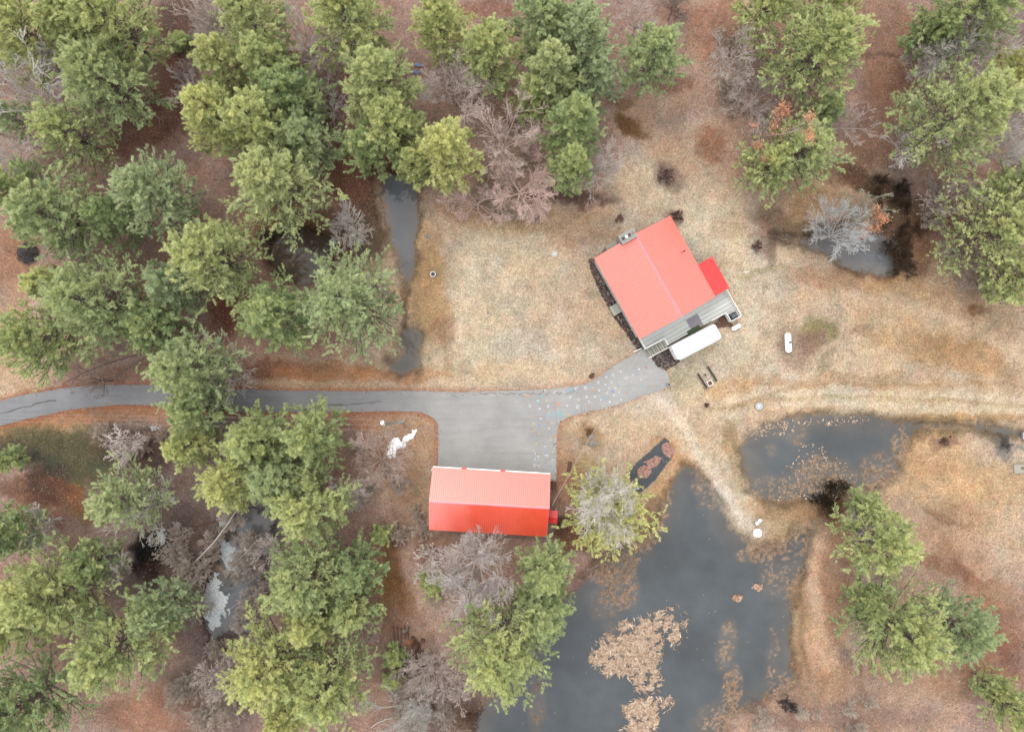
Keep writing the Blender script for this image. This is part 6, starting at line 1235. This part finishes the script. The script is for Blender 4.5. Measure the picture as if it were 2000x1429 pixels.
# ------------------------------------------------------------------ small man-made things
def thing_disc(name, px, py, r, hh, mat, label, cat, part='lid', extra=None):
    p = W(px, py); o = empty(name, (p[0], p[1], 0), rnd.uniform(0, 6), label, cat); MB().disc(0, 0, -.05, hh, r, 28).build(part, mat, o, bevel=.02); 
    if extra: extra(o, hh)
    return o
thing_disc('well_cover', 1083, 496, .5, .12, simple('pale concrete lid', alb((232, 228, 214)), .9, .1, 6), 'round concrete well cover on the lawn north west of the house', 'cover', extra=lambda o, h: MB().ring(0, 0, h+.002, h+.03, .36, .42).build('rim', M['concrete'], o))
def fire_inner(o, h):
    MB().ring(0, 0, 0, .3, .3, .42).build('ring_wall', M['galv'], o); MB().disc(0, 0, -.02, .04, .3).build('ash', M['black'], o)
p = W(846, 536); fire_inner(empty('fire_ring', (p[0], p[1], 0), 0, 'small round metal fire ring on the lawn near the slim pond', 'fire ring'), 0)
thing_disc('tank_cover', 1482, 793, .62, .22, M['galv'], 'round grey metal cover above the east pond with a white cap', 'cover', extra=lambda o, h: (MB().disc(.1, 0, h+.002, h+.12, .12).build('cap', M['white'], o), MB().ring(0, 0, h+.002, h+.03, .5, .6).build('rim', M['concrete'], o)))
p = W(1476, 1038); tb = empty('round_table', (p[0], p[1], 0), 0, 'white round table at the end of the grassy spit', 'table')
MB().disc(0, 0, .70, .75, .62, 32).build('tabletop', M['white'], tb, bevel=.01); MB().disc(0, 0, .0, .05, .35).tube([(0, 0, .05), (0, 0, .70)], .05).build('pedestal', M['galv'], tb)
for i, (px, py, a) in enumerate(((1477, 1020, .5), (1482, 1015, -.6))):
    p = W(px, py); c_ = empty('lawn_chair', (p[0], p[1], 0), a, ['white lawn chair nearest the round table', 'white lawn chair just behind the nearest one'][i], 'chair', 'chairs by the round table')
    MB().box(-.24, .24, -.22, .22, .40, .44).build('seat', M['white'], c_, bevel=.02); MB().box(-.24, .24, .225, .27, .44, .9).build('backrest', M['white'], c_, bevel=.02)
    for sx in (-.21, .21):
        for sy in (-.19, .19): MB().box(sx-.02, sx+.02, sy-.02, sy+.02, 0, .40).build('leg', M['galv'], c_)
def planter(px, py, L_, label, ang):
    p = W(px, py); o = empty('planter_box', (p[0], p[1], 0), ang, label, 'planter', 'long planter boxes beside the fire rings')
    MB().box(-L_/2, L_/2, -.19, -.13, 0, .3).box(-L_/2, L_/2, .13, .19, 0, .3).box(-L_/2, -L_/2+.06, -.13, .13, 0, .3).box(L_/2-.06, L_/2, -.13, .13, 0, .3).build('frame', M['wood'], o)
    MB().box(-L_/2+.07, L_/2-.07, -.125, .125, 0, .25).build('soil', simple('dark potting soil', (.03, .022, .018), 1, .5, 15), o); return o
planter(1371, 744, 2.6, 'long narrow planter box nearer the driveway', math.radians(-58)); planter(1390, 730, 2.6, 'long narrow planter box nearer the trailer', math.radians(-58))
p = W(1377, 732); o = empty('stone_ring', (p[0], p[1], 0), 0, 'small pale ring between the two planter boxes', 'ring'); MB().ring(0, 0, 0, .16, .17, .24).build('ring_wall', M['concrete'], o); MB().disc(0, 0, 0, .05, .17).build('soil', M['darkwood'], o)
p = W(1386, 748); o = empty('square_planter', (p[0], p[1], 0), math.radians(-62), 'square wooden bed at the end of the planter boxes', 'planter')
MB().box(-.38, .38, -.38, -.3, 0, .25).box(-.38, .38, .3, .38, 0, .25).box(-.38, -.3, -.3, .3, 0, .25).box(.3, .38, -.3, .3, 0, .25).build('frame', M['trim'], o); MB().box(-.3, .3, -.3, .3, 0, .12).build('soil', M['rust'], o)
o = thing_disc('barrel', 1304, 751, .26, .8, M['galv'], 'dark green rain barrel at the tip of the paved drive', 'barrel', 'drum', extra=lambda o, h: MB().disc(0, 0, h+.002, h+.06, .2).build('lid', M['greenplastic'], o))
p = W(1153, 920); o = empty('picnic_bench', (p[0], p[1], 0), math.radians(58), 'pale weathered slatted bench at the edge of the low yellow green pine', 'bench')
MB().box(-.75, .75, -.36, -.18, .42, .47).box(-.75, .75, -.09, .09, .42, .47).box(-.75, .75, .18, .36, .42, .47).build('seat', M['step'], o)
for x in (-.6, .6): MB().box(x-.05, x+.05, -.3, .3, .36, .418).box(x-.05, x+.05, -.3, -.22, 0, .36).box(x-.05, x+.05, .22, .3, 0, .36).build('leg', M['wood'], o)
p = W(1112, 911); o = MB().box(-.27, .27, -.75, .75, 0, .12).box(-.22, .22, -.7, .7, .12, .15).build('wooden_plank', M['darkwood'], bevel=.01); o.location = (p[0], p[1], 0); o.rotation_euler = (0, 0, math.radians(-8)); tag(o, 'dark brown wooden board lying in the grass east of the apron', 'board')
p = W(1081, 947); o = empty('woodbox', (p[0], p[1], 0), gan, 'dark box standing against the garage corner beside the apron', 'box'); MB().box(-.35, .35, -.5, .45, 0, .8).build('box_body', M['black'], o, bevel=.03); MB().box(-.38, .38, -.53, .48, .8, .85).build('lid', M['darkwood'], o)
p = W(820, 827); o = MB().box(-.65, .65, -.05, .05, 0, .06).box(-.6, -.5, -.09, .09, .06, .1).build('marker_stake', M['yellow']); o.location = (p[0], p[1], 0); o.rotation_euler = (0, 0, .15); tag(o, 'yellow plastic stake lying beside the driveway corner', 'stake')
p = W(1457, 532); o = MB().tube([(-.45, 0, .1), (0, 0, .14), (.45, .02, .1)], .04, 8).build('drain_pipe', M['white']); o.location = (p[0], p[1], 0); tag(o, 'short white pipe end lying east of the house', 'pipe')
p = W(1229, 685); o = MB().bar((-.6, -.25, .2), (.55, .3, .3), .12, .12).box(-.5, -.4, -.3, -.2, -.05, .15).build('splash_rail', M['trim']); o.location = (W(1245, 684)[0], W(1245, 684)[1], 0); tag(o, 'white rail end at the foot of the deck corner', 'rail')
p = W(1992, 915); o = empty('stone_slab', (p[0], p[1], 0), .03, 'pale rectangular slab with a metal ring on the right edge', 'slab'); MB().box(-.95, .95, -.65, .65, -.05, .18).build('slab', M['concrete'], o, bevel=.03); MB().ring(.25, .1, .182, .24, .12, .2).build('ring', M['rust'], o)
p = W(1998, 850); o = empty('crate', (p[0], p[1], 0), 0, 'grey crate on the right edge above the slab', 'crate'); MB().box(-.3, .3, -.45, .45, 0, .4).box(-.35, .35, -.5, -.4, .4, .5).box(-.35, .35, .4, .5, .4, .5).build('crate_body', M['galv'], o)
for i in range(3): rock(1990+i*5, 870+i*3, .3, ['pale stone on the right edge, nearest the crate', 'pale stone on the right edge, middle one', 'pale stone on the right edge, nearest the slab'][i], 20+i)
for i, (px, py) in enumerate(((817, 129), (812, 143))):
    rs = np.random.RandomState(i); p = W(px, py, .3); V = [(x*.16-.6, y*.18+.1*math.sin(x), .2+.08*rs.rand()) for y in range(3) for x in range(8)]; Fq = [(y*8+x, y*8+x+1, y*8+8+x+1, y*8+8+x) for y in range(2) for x in range(7)]
    o = mesh_np('tarp_scrap', V, Fq, M['blue'], loc=(p[0], p[1], 0)); m_ = o.modifiers.new('thick', 'SOLIDIFY'); m_.thickness = .01; tag(o, ['blue tarp scrap under the purple bare tree, upper one', 'blue tarp scrap under the purple bare tree, lower one'][i], 'tarp')
p = W(852, 1112); hs = empty('hose_reel', (p[0], p[1], 0), 0, 'pale coiled hose on the ground left of the wide grey bare tree', 'hose')
mb = MB()
for k in range(3): mb.tube([(math.cos(t_)*(.32+.06*k), math.sin(t_)*(.4-.03*k), .1+.05*k) for t_ in np.linspace(0, 6.28, 20)], .03, 6)
mb.build('hose', M['cable'], hs)

# black tarp with leaf heaps
TP = [(1298, 857), (1305, 862), (1303, 868), (1310, 890), (1309, 894), (1300, 905), (1290, 920), (1275, 938), (1252, 958), (1244, 962), (1238, 955), (1232, 935), (1226, 922), (1240, 908), (1258, 892), (1275, 877)]
TPC = [p for p in TP]
t_o = patch('tarp', TPC, M['tarp'], 'black tarp spread on the grass by the big pond', 'tarp', .05, 14, .17, 4)
for i, (pl, lb) in enumerate(((([(1293, 868), (1303, 863), (1313, 872), (1316, 884), (1308, 894), (1296, 885), (1292, 876)]), 'pinkish leaf heap at the top corner of the black tarp'), (([(1268, 897), (1280, 890), (1290, 894), (1286, 905), (1278, 912), (1265, 912), (1262, 902), (1256, 902)]), 'upper leaf heap in the middle of the black tarp'), (([(1246, 915), (1256, 908), (1270, 912), (1272, 922), (1262, 932), (1250, 932), (1244, 924)]), 'lower leaf heap in the middle of the black tarp'))):
    P_ = poly_px(pl); cx = np.mean([q[0] for q in P_]); cy = np.mean([q[1] for q in P_]); root = empty('leaf_pile', (cx, cy, 0), 0, lb, 'leaf pile', 'leaf heaps on the black tarp')
    rs = np.random.RandomState(i); n = 1500; q = inside_pts(P_, n, rs); d = np.minimum(-sdf(P_, q[:, 0], q[:, 1]), .6); ang = rs.rand(n)*6.28; s_ = .07+.06*rs.rand(n)
    c = np.stack([q[:, 0]-cx, q[:, 1]-cy, .2+d*.5*rs.rand(n)], 1); u = np.stack([np.cos(ang), np.sin(ang), rs.randn(n)*.3], 1)*s_[:, None]; v = np.stack([-np.sin(ang), np.cos(ang), rs.randn(n)*.3], 1)*s_[:, None]*.7
    cc = np.array([alb((216, 170, 152)), alb((196, 144, 128)), alb((236, 200, 184)), alb((164, 116, 102))])[rs.randint(4, size=n)]
    mesh_np('dry_leaves', np.stack([c-u, c+v, c+u, c-v], 1).reshape(-1, 3), np.arange(4*n).reshape(n, 4), M['strewn'], root, col=np.repeat(cc, 4, 0))
    MB().prism([((x-cx)*.86, (y-cy)*.86) for x, y in P_], .03, .2).build('heap', simple('packed leaves', alb((176, 124, 110)), .95, .3, 6), root)
for k in range(7):
    p = W(rnd.uniform(1285, 1303), rnd.uniform(886, 915)); o = MB().tube([(-.35, 0, .2), (0, .03, .22), (.35, 0, .2)], [.02, .02, .012], 5).build('stick', M['deadwood']); o.location = (p[0], p[1], 0); o.rotation_euler = (0, 0, rnd.uniform(-1.2, 0)); tag(o, 'thin pale stick lying on the right half of the black tarp', 'stick', 'sticks on the black tarp')

# utility pole and lines
pb = W(787, 823); TOP = 11.5; pole = empty('utility_pole', (pb[0], pb[1], 0), 0, 'grey utility pole with a white transformer beside the snow patch', 'utility pole')
tp_ = W(750, 829, TOP)-pb; tp_[2] = TOP
MB().tube([(0, 0, -.1), (tp_[0]*.5, tp_[1]*.5, TOP*.5), tuple(tp_)], [.24, .21, .18], 12).build('pole', M['step'], pole, smooth=True)
MB().bar((tp_[0], tp_[1]-.9, TOP-.5), (tp_[0], tp_[1]+.7, TOP-.5), .1, .12).build('crossarm', M['wood'], pole)
MB().disc(tp_[0]-.42, tp_[1]+.15, TOP-1.9, TOP-.95, .26, 20).disc(tp_[0]-.42, tp_[1]+.15, TOP-.95, TOP-.85, .26, 20, .1).build('transformer', M['tank'], pole)
mb = MB()
for dy in (-.8, -.1, .6): mb.disc(tp_[0], tp_[1]+dy, TOP-.43, TOP-.25, .06, 10)
mb.build('insulator', M['slate'], pole)
def wire(name, A, B, sag, r, label, mat='wire', n=26, thing=True):
    A = Vector(A); B = Vector(B); pts = [A.lerp(B, i/n)-Vector((0, 0, sag*4*(i/n)*(1-i/n))) for i in range(n+1)]
    o = MB().tube([p-A for p in pts], r, 5).build(name, M[mat], None, loc=A); tag(o, label, 'cable')
pt = Vector(pb)+Vector(tp_)
for i, (dy, yl_) in enumerate(((-.8, 818), (-.1, 811), (.6, 806))):
    e_ = W3(-260, yl_, 10.5); wire('power_line', (pt.x, pt.y+dy, TOP-.25), e_, .9, .011, ['lowest of the three wires running left from the utility pole', 'middle of the three wires running left from the utility pole', 'uppermost of the three wires running left from the utility pole'][i])
a_ = W3(1253, 683, 4.2); b_ = W3(1079, 985, 4.9)
wire('service_cable', a_, b_, .9, .03, 'pale overhead cable running from the house corner to the garage', 'cable')
wire('power_line', (pt.x, pt.y, TOP-2), W3(842, 930, 4), .5, .012, 'thin wire dropping from the utility pole to the garage')
